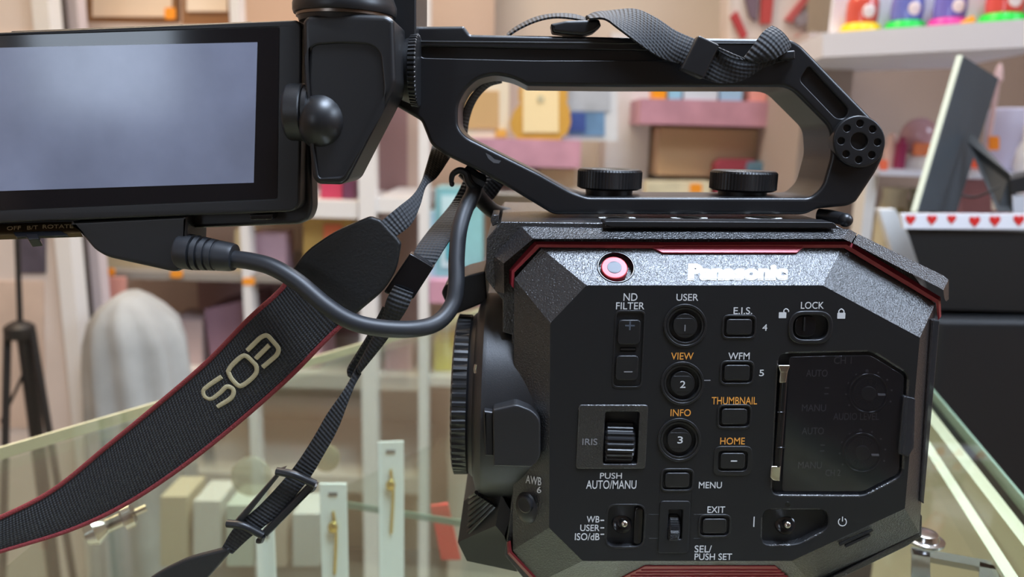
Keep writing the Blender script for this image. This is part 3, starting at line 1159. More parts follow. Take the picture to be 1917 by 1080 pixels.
# ------------------------------------------------------------------ monitor cable
cab = [(432, 484, 6), (470, 489, 4), (510, 500, 2), (556, 527, 0), (610, 572, -2), (655, 600, -2), (705, 613, 0), (770, 616, 4), (818, 604, 10), (846, 572, 16), (854, 535, 20), (855, 480, 26), (860, 430, 32), (872, 390, 38), (886, 362, 42), (888, 344, 46)]
mb = MB()
tube(mb, cab, 0.0034, n=18, sub=8)
tube(mb, [(886, 348, 47), (892, 362, 52), (906, 380, 58), (926, 396, 66), (950, 402, 72)], 0.0036, n=14, sub=6)
cb = mb.build('monitor_cable', M['rubber'], vc)
mb = MB()
pa, pb = at(336, 469, 8), at(440, 482, 6)
ax = pb - pa
L = ax.length
pr = [(0, 0.0062), (0.001, 0.0069), (L * 0.24, 0.0070)]
for k in range(4):
    a = 0.27 + k * 0.13
    pr += [(L * a, 0.0070 - 0.0003 * k), (L * (a + 0.005), 0.0056), (L * (a + 0.045), 0.0056), (L * (a + 0.05), 0.0069 - 0.0003 * k)]
pr += [(L * 0.93, 0.0056), (L * 0.99, 0.0052), (L, 0.0036)]
lathe(mb, pa, ax, pr, n=40)
mb.build('cable_plug', M['rubber'], cb)['label'] = 'ribbed strain relief plug'

# ================================================================== the neck strap
sloc = at(600, 600, 16)
ns = empty('neck_strap', (sloc.x, sloc.y, ZC), 'black woven neck strap with red edges and gold stitched letters looped through the camera handle', 'strap')
mb = MB()
Lw = [(545, 505, 14), (528, 540, 13), (465, 598, 11), (385, 680, 10), (285, 766, 9), (200, 836, 8), (100, 917, 6), (0, 969, 2), (-90, 1005, -2)]
Rw = [(645, 603, 14), (606, 640, 13), (535, 712, 11), (432, 802, 10), (332, 880, 9), (232, 945, 8), (130, 992, 6), (0, 1032, 2), (-90, 1062, -2)]
ribbon(mb, Lw, Rw, 1.6, sub=8, cross=10, bulge=0.8)
wide = mb.build('woven_band', M['strap'], ns)
for E in (Lw, Rw):
    mb = MB()
    tube(mb, [(x, y, d - 0.4) for x, y, d in E], 0.0010, n=10, sub=8)
    mb.build('red_edging', M['edge'], wide)['label'] = 'red corded edge'
for nm, st in (('S', [(415, 705), (400, 715), (389, 723), (381, 731), (384, 742), (396, 746), (412, 735), (424, 724), (435, 727), (437, 737), (430, 747), (407, 761)]),
               ('O', [(427, 695), (434, 684), (450, 669), (460, 666), (472, 676), (480, 686), (479, 699), (466, 713), (452, 722), (444, 720), (433, 708)]),
               ('E', [(463, 656), (476, 643), (488, 632), (500, 628), (511, 639), (521, 652), (518, 664), (505, 676), (492, 687)])):
    mb = MB()
    tube(mb, [(x, y, 8.6) for x, y in st], 0.00095, n=10, sub=5, flat=0.55, closed=(nm == 'O'))
    if nm == 'E':
        tube(mb, [(479, 671, 8.6), (491, 659, 8.6), (504, 646, 8.6)], 0.00095, n=10, sub=3, flat=0.55)
    mb.build('stitched_letter', M['thread'], wide)['label'] = 'gold embroidered letter ' + nm
# leather end
mb = MB()
LO = fillet([(545, 507, 4), (572, 470, 20), (630, 430, 30), (692, 405, 6), (712, 412, 4), (742, 444, 3), (750, 456, 4), (742, 505, 20), (718, 545, 20), (676, 580, 12), (654, 598, 8), (640, 612, 6)], 10, 5)
plate(mb, F, LO, 12, 15.4, r=1.2, rb=0.8)
mb.build('leather_end', M['leather'], ns)
mb = MB()
ribbon(mb, [(812, 264, 70), (806, 284, 58), (797, 315, 44), (789, 340, 34), (772, 366, 26), (745, 388, 18), (702, 424, 13)],
       [(850, 284, 70), (836, 306, 58), (818, 332, 44), (797, 350, 34), (786, 386, 24), (768, 422, 17), (733, 448, 13)], 1.4)
mb.build('webbing', M['web'], ns)
# inner loop behind the handle
mb = MB()
ribbon(mb, [(866, 256, 67), (866, 215, 67), (880, 182, 67), (905, 156, 67), (935, 144, 67)], [(872, 262, 76), (879, 218, 76), (893, 185, 76), (915, 162, 76), (940, 154, 76)], 1.4)
mb.build('webbing', M['web'], ns)
# over the handle
mb = MB()
ribbon(mb, [(950, 64, 60), (968, 50, 60), (1000, 34, 58), (1035, 27, 55), (1070, 27, 52), (1096, 34, 50)],
       [(950, 68, 36), (972, 54, 36), (1004, 40, 36), (1036, 33, 36), (1070, 35, 36), (1096, 40, 36)], 1.3)
mb.build('webbing', M['web'], ns)
mb = MB()
ribbon(mb, [(1096, 38, 50), (1112, 26, 50), (1150, 20, 46), (1190, 18, 42), (1228, 34, 36), (1265, 58, 32), (1312, 78, 29)],
       [(1104, 36, 30), (1132, 36, 28), (1158, 54, 28), (1190, 78, 28), (1222, 100, 28), (1250, 114, 28), (1284, 122, 27)], 1.5, bulge=1.0)
mb.build('webbing', M['web'], ns)
mb = MB()
plate(mb, F, fillet([(1031, 44, 3), (1060, 38, 4), (1122, 36, 3), (1126, 48, 3), (1112, 60, 4), (1092, 66, 4), (1062, 64, 6), (1034, 60, 4)], 4), 32, 40, r=1.2)
mb.build('strap_slider', M['smooth'], ns)
mb = MB()
plate(mb, F, fillet([(1308, 65, 5), (1348, 84, 4), (1317, 148, 5), (1274, 130, 4)], 5), 24, 29, r=0.8)
mb.build('strap_buckle', M['smooth'], ns)['label'] = 'flat black buckle on the handle'
mb = MB()
ribbon(mb, [(1340, 92, 29), (1366, 106, 29), (1396, 114, 30), (1440, 112, 31), (1476, 98, 32)], [(1312, 146, 29), (1350, 156, 29), (1392, 150, 30), (1436, 124, 31), (1488, 110, 32)], 1.4)
mb.build('webbing', M['web'], ns)
mb = MB()
ribbon(mb, [(1392, 108, 27), (1412, 82, 26), (1428, 60, 27), (1444, 49, 30)], [(1420, 119, 27), (1446, 112, 25), (1468, 100, 26), (1481, 88, 30)], 1.5, bulge=1.2)
mb.build('webbing', M['web'], ns)
mb = MB()
ribbon(mb, [(1340, 86, 28), (1372, 100, 27), (1395, 110, 27)], [(1338, 92, 28), (1370, 110, 27), (1420, 120, 27)], 1.4)
mb.build('webbing', M['web'], ns)
mb = MB()
plate(mb, F, fillet([(1462, 96), (1489, 94), (1489, 111), (1464, 111)], 3), 27, 32.6, r=0.6)
mb.build('strap_tip', M['smooth'], ns)
# second tail: webbing, buckle, thin tail
mb = MB()
ribbon(mb, [(872, 322, 74), (864, 346, 70), (842, 385, 64), (806, 428, 46), (782, 460, 33), (766, 490, 26), (740, 528, 25)], [(936, 326, 74), (914, 356, 70), (893, 384, 66), (858, 428, 46), (834, 462, 33), (814, 495, 27), (790, 528, 25)], 1.4)
mb.build('webbing', M['web'], ns)
mb = MB()
ribbon(mb, [(925, 330, 72), (905, 350, 70), (890, 372, 66)], [(944, 345, 72), (924, 372, 70), (906, 384, 66)], 1.4)
mb.build('webbing', M['web'], ns)
mb = MB()
plate(mb, F, fillet([(767, 474, 3), (775, 478, 3), (812, 500, 4), (772, 562, 6), (722, 550, 3), (718, 546, 3)], 3), 20, 26, r=0.8)
mb.build('strap_buckle', M['gloss'], ns)['label'] = 'glossy black buckle behind the cable'
mb = MB()
ribbon(mb, [(738, 534, 19), (724, 560, 18), (716, 590, 20), (700, 625, 22), (668, 685, 24)], [(774, 548, 19), (764, 575, 18), (745, 605, 20), (722, 640, 22), (674, 700, 24)], 1.5, bulge=1.0)
mb.build('webbing', M['web'], ns)
mb = MB()
ribbon(mb, [(718, 574, 26), (690, 626, 27), (664, 668, 27), (651, 690, 26), (652, 703, 25)], [(724, 580, 30), (702, 632, 31), (676, 674, 30), (662, 694, 28), (660, 708, 26)], 1.6)
mb.build('webbing', M['web'], ns)
mb = MB()
ribbon(mb, [(668, 684, 25), (654, 712, 22), (640, 735, 19), (612, 775, 17), (583, 825, 15), (544, 882, 14), (488, 944, 13), (440, 986, 12), (416, 1024, 12)],
       [(676, 700, 25), (664, 722, 22), (652, 752, 19), (634, 800, 17), (607, 850, 15), (576, 900, 14), (520, 964, 13), (468, 1006, 12), (436, 1036, 12)], 1.5)
mb.build('webbing', M['web'], ns)
mb = MB()
for L_, R_ in (([(520, 884), (532, 880), (452, 980), (432, 984)], 0), ([(578, 906), (592, 912), (500, 1006), (486, 1000)], 0)):
    plate(mb, F, fillet(L_, 2), 10, 14.5, r=0.8)
tube(mb, [(518, 882, 10), (552, 889, 9), (590, 906, 10)], 0.0017, n=12, sub=3)
tube(mb, [(588, 908, 10.5), (586, 914, 11), (580, 918, 12)], 0.0013, n=10, sub=2)
tube(mb, [(426, 980, 10), (456, 984, 9), (492, 1002, 10)], 0.0017, n=12, sub=3)
tube(mb, [(492, 1004, 10), (489, 1012, 10.5), (482, 1012, 11)], 0.0012, n=10, sub=2)
mb.build('strap_adjuster', M['smooth'], ns)['label'] = 'black ladder adjuster on the thin tail'
mb = MB()
plate(mb, F, fillet([(428, 1026, 5), (430, 1036, 5), (396, 1075, 10), (380, 1092, 6), (262, 1096, 6), (300, 1070, 20), (350, 1046, 20)], 6), 10.5, 13.5, r=1.0, rb=0.8)
mb.build('leather_end', M['leather'], ns)

# nothing sinks into the counter
for o in list(vc.children_recursive) + list(ns.children_recursive):
    off = Vector((0, 0, 0))
    q = o
    while q is not None:
        off += q.location
        q = q.parent
    for v in o.data.vertices:
        if v.co.z + off.z < ZC + 0.0002:
            v.co.z = ZC + 0.0002 - off.z

# ================================================================== the shop around it
_mc = {}


def cm(r, g, b, rough=0.6, vary=0.0, vs=8.0, metal=0.0):
    k = (r, g, b, rough, vary, metal)
    if k not in _mc:
        _mc[k] = mat('paint_%d_%d_%d' % (r, g, b), srgb(r, g, b), rough, metal, vary=vary, vscale=vs)
    return _mc[k]


def struct(name, mb, m):
    o = mb.build(name, m, smooth=False)
    o['kind'] = 'structure'
    return o


RX0, RX1, RY0, RY1, RZ = -1.9, 1.9, -2.6, 1.75, 2.7
mb = MB()
box(mb, (RX0 - .1, RY0 - .1, -0.1), (RX1 + .1, RY1 + .1, 0))
struct('floor', mb, mat('floor_tile', srgb(186, 178, 162), 0.3, vary=0.15, vscale=5))
mb = MB()
box(mb, (RX0 - .1, RY0 - .1, RZ), (RX1 + .1, RY1 + .1, RZ + .1))
struct('ceiling', mb, mat('ceiling_white', srgb(228, 224, 216), 0.8))
wallm = mat('wall_beige', srgb(206, 182, 164), 0.8, vary=0.06, vscale=3)
mb = MB()
box(mb, (RX0 - .1, RY1, 0), (RX1 + .1, RY1 + .1, RZ))
struct('wall_back', mb, wallm)
for nm, x0, x1 in (('wall_left', RX0 - .1, RX0), ('wall_right', RX1, RX1 + .1)):
    mb = MB()
    box(mb, (x0, RY0, 0), (x1, RY1, RZ))
    struct(nm, mb, wallm)
# wall behind the viewer with an opening for the added glowing pane
fm = mat('wall_dark', srgb(120, 108, 98), 0.8)
WX0, WX1, WZ0, WZ1 = -1.85, -1.28, 1.2, 2.0
mb = MB()
for a, b in (((RX0, RY0 - .1, 0), (WX0, RY0, RZ)), ((WX1, RY0 - .1, 0), (RX1, RY0, RZ)), ((WX0, RY0 - .1, 0), (WX1, RY0, WZ0)), ((WX0, RY0 - .1, WZ1), (WX1, RY0, RZ))):
    box(mb, a, b)
struct('wall_front', mb, fm)
mb = MB()
box(mb, (WX0, RY0 - .08, WZ0), (WX1, RY0 - .06, WZ1))
em = bpy.data.materials.new('reflection_glow')
em.use_nodes = True
em.node_tree.nodes['Principled BSDF'].inputs['Base Color'].default_value = (0.02, 0.02, 0.02, 1)
em.node_tree.nodes['Principled BSDF'].inputs['Emission Color'].default_value = (0.72, 0.84, 1.0, 1)
em.node_tree.nodes['Principled BSDF'].inputs['Emission Strength'].default_value = 6.5
struct('glow_pane_1', mb, em)  # unseen glowing pane, added to give the monitor its bluish reflection

# ------------------------------------------------------------------ counter
Lp, Lq = atz(0, 838, ZC), atz(460, 705, ZC)
Rp, Rq = atz(1917, 935, ZC), atz(1751, 737, ZC)
dl = (Lq - Lp) / (Lq.y - Lp.y)
dr = (Rq - Rp) / (Rq.y - Rp.y)
YN, YF = -0.42, 0.86
lin = lambda p, d, y: p + d * (y - p.y)
YFR = 0.42
LN, LF, RN, RF = lin(Lp, dl, YN), lin(Lp, dl, YF), lin(Rp, dr, YN), lin(Rp, dr, YFR)


def poly(mb, pts, z0, z1):
    loft(mb, [[Vector((p[0], p[1], z1)) for p in pts], [Vector((p[0], p[1], z0)) for p in pts]], cap0=True, cap1=True)


ctr = (LN + LF + RN + RF) / 4
dcn = empty('display_counter', (ctr.x, ctr.y, 0), 'glass display counter with cream rails that the black video camera stands on', 'counter')
mb = MB()
poly(mb, [LN, RN, RF, LF], ZC - 0.008, ZC)
mb.build('glass_top', M['glass'], dcn, smooth=False)
out = lambda p, d: Vector((p.x + d, p.y, p.z))
mb = MB()
poly(mb, [out(LN, -.002), out(LN, 0.0), out(LF, 0.0), out(LF, -.002)], ZC - 0.008, ZC)
mb.build('glass_edge', mat('lit_glass_edge', srgb(214, 204, 160), 0.2), dcn, smooth=False)['label'] = 'edge of the glass top with a painted yellowish highlight'  # yellowish highlight on the glass edge is put into the colour
mb = MB()
poly(mb, [out(RN, 0.0), out(RN, .002), out(RF, .002), out(RF, 0.0)], ZC - 0.008, ZC)
mb.build('glass_edge', M['glassedge'], dcn, smooth=False)['label'] = 'green edge of the glass top'
cream = mat('cream_rail', srgb(206, 200, 176), 0.45)
zr = ZC - 0.009
for a, b in (((1752, 776), (1748, 800)), ((1744, 832), (1741, 856))):
    e = {(1752, 776): ((1917, 985), (1917, 1022)), (1744, 832): ((1917, 1096), (1888, 1090))}[a]
    p0, p1, q0, q1 = (atz(*t, zr) for t in (a, b, e[0], e[1]))
    f = lambda p, q, y: p + (q - p) * ((y - p.y) / (q.y - p.y))
    mb = MB()
    poly(mb, [f(p0, q0, YN + .02), f(p1, q1, YN + .02), f(p1, q1, YFR - .01), f(p0, q0, YFR - .01)], zr - 0.014, zr)
    mb.build('rail', cream, dcn, smooth=False)
ins = lambda p, dx, dy: Vector((p.x + dx, p.y + dy, 0))
# case walls
mb = MB()
poly(mb, [ins(LN, .004, .01), ins(LN, .010, .01), ins(LF, .010, -.01), ins(LF, .004, -.01)], 0.42, ZC - 0.008)
mb.build('glass_side', M['glass'], dcn, smooth=False)
mb = MB()
poly(mb, [ins(RN, -.012, .02), ins(RN, -.006, .02), ins(RF, -.006, -.02), ins(RF, -.012, -.02)], 0.42, zr - 0.014)
mb.build('side_board', mat('case_board', srgb(222, 214, 190), 0.5, vary=.08), dcn, smooth=False)
mb = MB()
poly(mb, [LN, RN, RF, LF], 0.10, 0.42)
poly(mb, [ins(LN, .03, .03), ins(RN, -.03, .03), ins(RF, -.03, -.03), ins(LF, .03, -.03)], 0.0, 0.10)
mb.build('plinth', mat('plinth_cream', srgb(206, 196, 168), 0.55, vary=.12, vscale=6), dcn, smooth=False)
# inner glass shelf
zs = ZC - 0.13
s0, s1 = atz(322, 886, zs), atz(940, 985, zs)
d_ = (s1 - s0) / (s1.x - s0.x)
for _ in range(40):
    s0 = s0 + d_ * ((lin(Lp, dl, s0.y).x + 0.014) - s0.x)
sa, sb = s0, s0 + d_ * (0.20 - s0.x)
mb = MB()
lx = lambda y: lin(Lp, dl, y).x + 0.012
poly(mb, [sa, sb, Vector((0.24, 0.42, 0)), Vector((lx(0.80) + .01, 0.80, 0))], zs - 0.006, zs)
mb.build('glass_shelf', M['glass'], dcn, smooth=False)
mb = MB()
nv = Vector((d_.y, -d_.x, 0)).normalized() * 0.0015
poly(mb, [sa + nv, sb + nv, sb, sa], zs - 0.006, zs)
mb.build('shelf_edge', M['glassedge'], dcn, smooth=False)['label'] = 'green edge of the inner glass shelf'
# stud that holds the glass
mb = MB()
p = atz(156, 1004, ZC - 0.03)
ax = Vector((0.8, 0.55, 0.25))
lathe(mb, p, ax, [(0, 0.001), (0.001, 0.006), (0.006, 0.0085), (0.010, 0.006), (0.012, 0.0045), (0.020, 0.0045), (0.021, 0.0075), (0.026, 0.0075), (0.028, 0.004)], n=28)
mb.build('glass_stud', M['metal'], dcn)['label'] = 'chrome stud under the glass'
mb = MB()
tube(mb, [p + ax.normalized() * 0.012, p + ax.normalized() * 0.034], 0.0022, n=8, sub=1, px=False)
mb.build('stud_rod', M['metal'], dcn)
p = atz(85, 1004, ZC - 0.009)
mb = MB()
box(mb, (p.x - .001, p.y - 0.16, 0.43), (p.x + .001, p.y, ZC - 0.0085))
mb.build('glass_divider', M['glass'], dcn, smooth=False)
# chrome handle bolted through the glass at the right
hb = [atz(x, y, ZC + 0.002) for x, y in ((1722, 1075), (1712, 1030), (1730, 1022), (1800, 1036), (1846, 1052), (1858, 1082))]
mb = MB()
b0 = atz(1730, 1012, ZC)
lathe(mb, (b0.x, b0.y, ZC), (0, 0, 1), [(0, 0.0095), (0.0012, 0.0095), (0.0016, 0.007), (0.0022, 0.007), (0.0045, 0.006), (0.0052, 0.003)], n=28)
mb.build('bolt', M['metal'], dcn)['label'] = 'chrome bolt head on the glass'
zh = ZC - 0.012
mb = MB()
for a, b in (((1708, 1030), (1862, 1058)), ((1724, 1030), (1724, 1180)), ((1852, 1056), (1852, 1180))):
    p, q = atz(a[0], a[1], zh), atz(b[0], b[1], zh)
    t = (q - p).normalized()
    s = Vector((-t.y, t.x, 0)) * 0.0042
    poly(mb, [p + s, q + s, q - s, p - s], zh - 0.003, zh)
mb.build('bar_handle', mat('brushed_metal', srgb(196, 198, 196), 0.22, 0.9), dcn, smooth=False)['label'] = 'flat chrome bar handle under the glass'

# ------------------------------------------------------------------ shelf builders


def A_(x, y, Y):
    return at(x, y, Y * 1000)


def seat(mb, on):
    if on is None:
        return
    lo = min(v.z for v in mb.v)
    for v in mb.v:
        if v.z < lo + 0.004 or v.z < on:
            v.z = on


def slab(name, label, cat, pts, Y, thick, m, group=None, r=0.0, parent=None, on=None):
    mb = MB()
    plate(mb, F, pts, Y * 1000, Y * 1000 + thick, r=r)
    seat(mb, on)
    if parent is not None:
        o = mb.build(name, m, parent)
        if label:
            o['label'] = label
        return o
    zs_ = [v.z for v in mb.v]
    xs_ = [v.x for v in mb.v]
    ys_ = [v.y for v in mb.v]
    o = mb.build(name, m, origin=((min(xs_) + max(xs_)) / 2, (min(ys_) + max(ys_)) / 2, min(zs_)))
    return tag(o, label, cat, group)


def rc(x0, y0, x1, y1):
    return [(x0, y0), (x1, y0), (x1, y1), (x0, y1)]


def root(name, label, cat, x, y, Y, group=None):
    p = A_(x, y, Y)
    return empty(name, (p.x, p.y + 0.01, p.z), label, cat, group)


def to_floor(x0, x1, y0, Y, th, mb):
    a, b = A_(x0, y0, Y), A_(x1, y0, Y)
    box(mb, (a.x, Y, 0), (b.x, Y + th, a.z))


white = cm(232, 228, 224, 0.5)
# --- shelf unit behind the straps
BT = {}
su = empty('shelf_unit', (A_(690, 600, 1.3).x, 1.45, 0), 'white shelf unit with mauve back panels behind the hanging straps', 'shelves')
for x0, x1 in ((668, 700), (784, 803), (436, 452), (128, 134)):
    mb = MB()
    a = A_(x0, 150, 1.28)
    b = A_(x1, 150, 1.28)
    box(mb, (a.x, 1.28, 0), (b.x, 1.32, 1.9))
    mb.build('post', white, su, smooth=False)
for (x0, x1, y0, y1, m) in ((452, 668, 372, 404, white), (700, 784, 370, 398, white), (134, 668, 506, 520, cm(150, 142, 132)), (803, 905, 526, 568, cm(205, 150, 168)),
                            (134, 784, 690, 716, cm(214, 206, 196)), (134, 784, 880, 910, cm(214, 206, 196)), (134, 668, 40, 62, cm(206, 186, 172))):
    a, b, c = A_(x0, y0, 1.28), A_(x1, y0, 1.28), A_(x0, y1, 1.28)
    BT[y0] = a.z
    mb = MB()
    box(mb, (a.x, 1.285, c.z), (b.x, 1.62, a.z))
    mb.build('shelf_board', m, su, smooth=False)
for (x0, x1, y0, y1, m) in ((700, 748, 60, 370, cm(150, 118, 118, .7)), (748, 786, 60, 370, cm(196, 174, 162, .7)), (700, 786, 398, 690, cm(186, 160, 150, .7, .1)),
                            (452, 668, 404, 506, cm(196, 168, 140, .7, .1)), (380, 668, 520, 690, cm(176, 148, 150, .7, .15)), (134, 380, 520, 690, cm(216, 200, 190, .7, .1)),
                            (134, 784, 716, 880, cm(196, 190, 178, .7, .15)), (134, 784, 910, 1060, cm(206, 190, 160, .7, .2)), (134, 668, 62, 372, cm(196, 170, 160, .7))):
    a, c = A_(x0, y0, 1.62), A_(x1, y1, 1.62)
    npan = globals().get('npan', 0) + 1
    yy = 1.621 + .0015 * npan
    mb = MB()
    box(mb, (a.x - .02, yy, c.z - .02), (c.x + .02, yy + .001, a.z + .02))
    mb.build('back_panel', m, su, smooth=False)

mb = MB()
a, c = A_(110, -200, 1.64), A_(905, 1060, 1.64)
box(mb, (a.x, 1.64, 0.0), (c.x, 1.66, a.z))
mb.build('back_panel', cm(204, 180, 162, .7), su, smooth=False)
# --- things on that unit
e5 = .0006
slab('gift_box', 'mustard and orange box on the white shelf below the folded hinge', 'box', rc(568, 408, 660, 506), 1.33, 120, cm(196, 158, 84, .5, .25, 14), on=BT[506] + e5)
slab('gift_box', 'coral red box on the shelf just beside the mustard box', 'box', rc(606, 420, 640, 506), 1.325, 6, cm(214, 110, 70, .5), on=BT[506] + e5)
slab('toy_box', 'crimson toy box on the shelf behind the monitor corner', 'box', rc(600, 330, 640, 372), 1.33, 80, cm(196, 60, 92, .5), on=BT[372] + e5)
slab('toy_box', 'dark plum toy box beside the crimson toy box', 'box', rc(642, 338, 664, 372), 1.33, 80, cm(110, 60, 90, .5), on=BT[372] + e5)
for k, (x0, x1, y0, c, lb) in enumerate(((140, 196, 436, (188, 150, 108), 'brown wooden frame standing under the monitor'), (440, 470, 430, (222, 208, 168), 'cream card beside the cable plug'),
                                         (474, 535, 436, (190, 156, 168), 'lilac picture card behind the cable'), (200, 300, 440, (196, 176, 140), 'khaki box under the connector housing'))):
    slab(('wooden_picture', 'greeting_card', 'picture_card', 'carton')[k], lb, ('frame', 'card', 'card', 'box')[k], rc(x0, y0, x1, 506), 1.33, 60, cm(*c, .6, .15, 12), on=BT[506] + e5)
tags = [(203, 509, 1.283, 'orange price tag on the shelf edge under the monitor connector'), (330, 513, 1.283, 'orange price tag on the shelf edge below the cable plug'),
        (465, 527, 1.283, 'orange price tag on the shelf edge under the curving cable')]
om = cm(250, 158, 40, .5)
for x, y, Y, lb in tags:
    slab('price_tag', lb, 'price tag', fillet(rc(x - 11, y - 7, x + 11, y + 7), 4), Y - 0.004, 4, om)
# packs in the bay between post and camera
pk = root('perfume_pack', 'teal boxed glass perfume pack on the pink shelf behind the thick cable', 'box', 850, 526, 1.3)
slab('carton', None, None, rc(815, 352, 903, 526), 1.33, 120, cm(150, 206, 208, .3, .2, 10), parent=pk, on=BT[526] + e5)
slab('window', None, None, rc(826, 366, 862, 500), 1.327, 3, cm(214, 240, 240, .15), parent=pk)
slab('bottle', None, None, fillet(rc(834, 400, 854, 490), 8), 1.324, 3, cm(96, 178, 188, .15), parent=pk)
slab('perfume_pack', 'narrow pale blue pack next to the white shelf post', 'box', rc(804, 396, 814, 526), 1.33, 80, cm(190, 220, 232, .4), on=BT[526] + e5)
slab('toy_pack', 'yellow-green toy pack on the lower shelf beside the lens ring', 'box', rc(812, 640, 846, 706), 1.33, 90, cm(228, 216, 90, .5, .2, 14), on=A_(803, 706, 1.285).z + e5)
slab('toy_pack', 'pink toy pack between the white posts near the thin strap', 'box', rc(720, 650, 770, 690), 1.33, 90, cm(214, 176, 176, .5, .2, 14), on=BT[690] + e5)
mb = MB()
a, b = A_(803, 706, 1.285), A_(905, 706, 1.285)
box(mb, (a.x, 1.285, a.z - .02), (b.x, 1.62, a.z))
mb.build('shelf_board', white, su, smooth=False)

# --- framed pictures above the monitor
for x0, x1, y1, lb, c in ((164, 330, 37, 'large cream picture in a brown wooden frame above the monitor', (236, 214, 188)), (340, 434, 27, 'smaller cream picture in a brown frame above the monitor hinge', (240, 224, 204))):
    fr_ = root('framed_picture', lb, 'picture frame', (x0 + x1) / 2, y1 + 3, 1.32)
    slab('frame', None, None, rc(x0, -120, x1, y1 + 3), 1.335, 20, cm(140, 100, 62, .5), parent=fr_, on=BT[40] + e5)
    slab('picture', None, None, rc(x0 + 9, -110, x1 - 9, y1 - 6), 1.331, 4, cm(*c, .6), parent=fr_)
slab('price_tag', 'orange price tag between the two brown frames', 'price tag', fillet(rc(308, 14, 328, 36), 5), 1.33, 4, om)
slab('carton', 'cream box standing beside the large brown frame', 'box', rc(104, -120, 158, 40), 1.335, 80, cm(214, 190, 160, .6), on=BT[40] + e5)

# --- white boards and tripod at the left
mb = MB()
a, b = A_(-150, 300, 1.15), A_(104, 440, 1.15)
box(mb, (a.x, 1.15, 0), (A_(86, 300, 1.15).x, 1.18, 2.0))
pb = mb.build('display_board', cm(232, 216, 204, .6, .06), origin=((a.x + b.x) / 2, 1.16, 0), smooth=False)
tag(pb, 'tall off-white display board with a dark photo behind the black tripod', 'board')
slab('photo', None, None, rc(36, 400, 84, 512), 1.146, 4, cm(88, 80, 92, .5, .4, 20), parent=pb)
slab('poster', None, None, rc(-60, 60, 78, 420), 1.147, 3, cm(226, 208, 196, .6), parent=pb)
slab('poster', None, None, rc(-60, 526, 82, 800), 1.147, 3, cm(222, 196, 176, .6, .15, 10), parent=pb)
mb = MB()
a, b = A_(87, 300, 1.13), A_(117, 300, 1.13)
box(mb, (a.x, 1.13, 0), (b.x, 1.17, 2.0))
tag(mb.build('pillar', cm(238, 232, 224, .5), origin=((a.x + b.x) / 2, 1.15, 0), smooth=False), 'slim white upright post at the edge of the display board', 'post')
mb = MB()
a, b = A_(118, 300, 1.16), A_(128, 300, 1.16)
box(mb, (a.x, 1.16, 0), (b.x, 1.2, 1.95))
dk = mb.build('door_frame', cm(70, 60, 54, .5), origin=((a.x + b.x) / 2, 1.18, 0), smooth=False)
tag(dk, 'thin dark upright strip beside the slim white post', 'post')
dr_ = empty('sliding_door', (A_(150, 600, 1.22).x, 1.23, 0), 'pale panel door with black lock and blue bar left of the grey jacket', 'door')
mb = MB()
a, b = A_(124, 300, 1.2), A_(164, 300, 1.2)
box(mb, (a.x, 1.21, 0), (b.x, 1.24, 1.9))
mb.build('panel', cm(222, 206, 204, .5), dr_, smooth=False)
slab('lock', None, None, fillet(rc(114, 580, 130, 608), 4), 1.18, 30, cm(30, 28, 28, .5), parent=dr_)
slab('blue_bar', None, None, [(124, 684), (162, 676), (162, 684), (124, 694)], 1.19, 18, cm(60, 66, 130, .5), parent=dr_)
slab('pink_strip', None, None, rc(112, 440, 126, 680), 1.19, 18, cm(224, 176, 166, .6), parent=dr_)
# tripod
Yt = 0.92
tp = empty('tripod_stand', (A_(40, 700, Yt).x, Yt, 0), 'black tripod stand with a thin pole under the monitor', 'tripod')
bk = cm(34, 28, 24, .5)


def bar(name, a, b, wd, parent, m=bk):
    mb = MB()
    tube(mb, [a, (a + b) / 2, b], wd, n=12, sub=1, px=False)
    return mb.build(name, m, parent)


k_ = (Yt + D0) / FPX
foot = lambda x, dy: Vector((A_(x, 700, Yt + dy).x, Yt + dy, 0.0))
bar('pole', A_(28, 330, Yt), A_(38, 612, Yt), 5 * k_, tp)
mb = MB()
lathe(mb, A_(38, 632, Yt), (0, 0, 1), [(0, 24 * k_), (8 * k_, 27 * k_), (22 * k_, 27 * k_), (28 * k_, 20 * k_), (34 * k_, 8 * k_)], n=24)
mb.build('collar', bk, tp)
bar('leg', A_(14, 618, Yt), foot(-110, -.12), 7 * k_, tp)
bar('leg', A_(44, 618, Yt), foot(66, 0.10), 13 * k_, tp)
bar('leg', A_(60, 618, Yt), foot(124, -.04), 7 * k_, tp)
bar('brace', A_(2, 790, Yt), A_(44, 700, Yt), 3 * k_, tp)

# grey jacket
jk = MB()
rows = [(546, 230, 258), (556, 214, 276), (574, 192, 300), (600, 176, 326), (640, 168, 342), (700, 168, 350), (770, 172, 354), (860, 176, 360), (960, 180, 364), (1060, 184, 366)]
loops = []
for i, (y, xa, xb) in enumerate(rows):
    lp = []
    for k in range(56):
        an = 2 * math.pi * k / 56
        w_ = (xb - xa) / 2
        fold = 1 + 0.085 * min(1, i / 5) * math.sin(an * 9 + i * 0.35)
        p = A_((xa + xb) / 2 + w_ * math.cos(an) * fold, y, 1.08)
        lp.append(Vector((p.x, 1.08 - 0.075 * min(1, .3 + i / 4) * math.sin(an) * fold, p.z)))
    loops.append(lp)
loops.append([Vector((p.x, p.y, 0.001)) for p in loops[-1]])
loft(jk, loops, True, True)
j = jk.build('jacket', mat('grey_cloth', srgb(176, 176, 172), 0.85, vary=.25, vscale=9), origin=(A_(262, 700, 1.08).x, 1.08, 0.001), ang=80)
tag(j, 'long grey jacket draped over a stand behind the glass counter', 'jacket')
slab('cloth', 'salmon cloth hanging on the shelf behind the grey jacket', 'cloth', rc(168, 520, 232, 640), 1.26, 12, cm(224, 158, 142, .8))
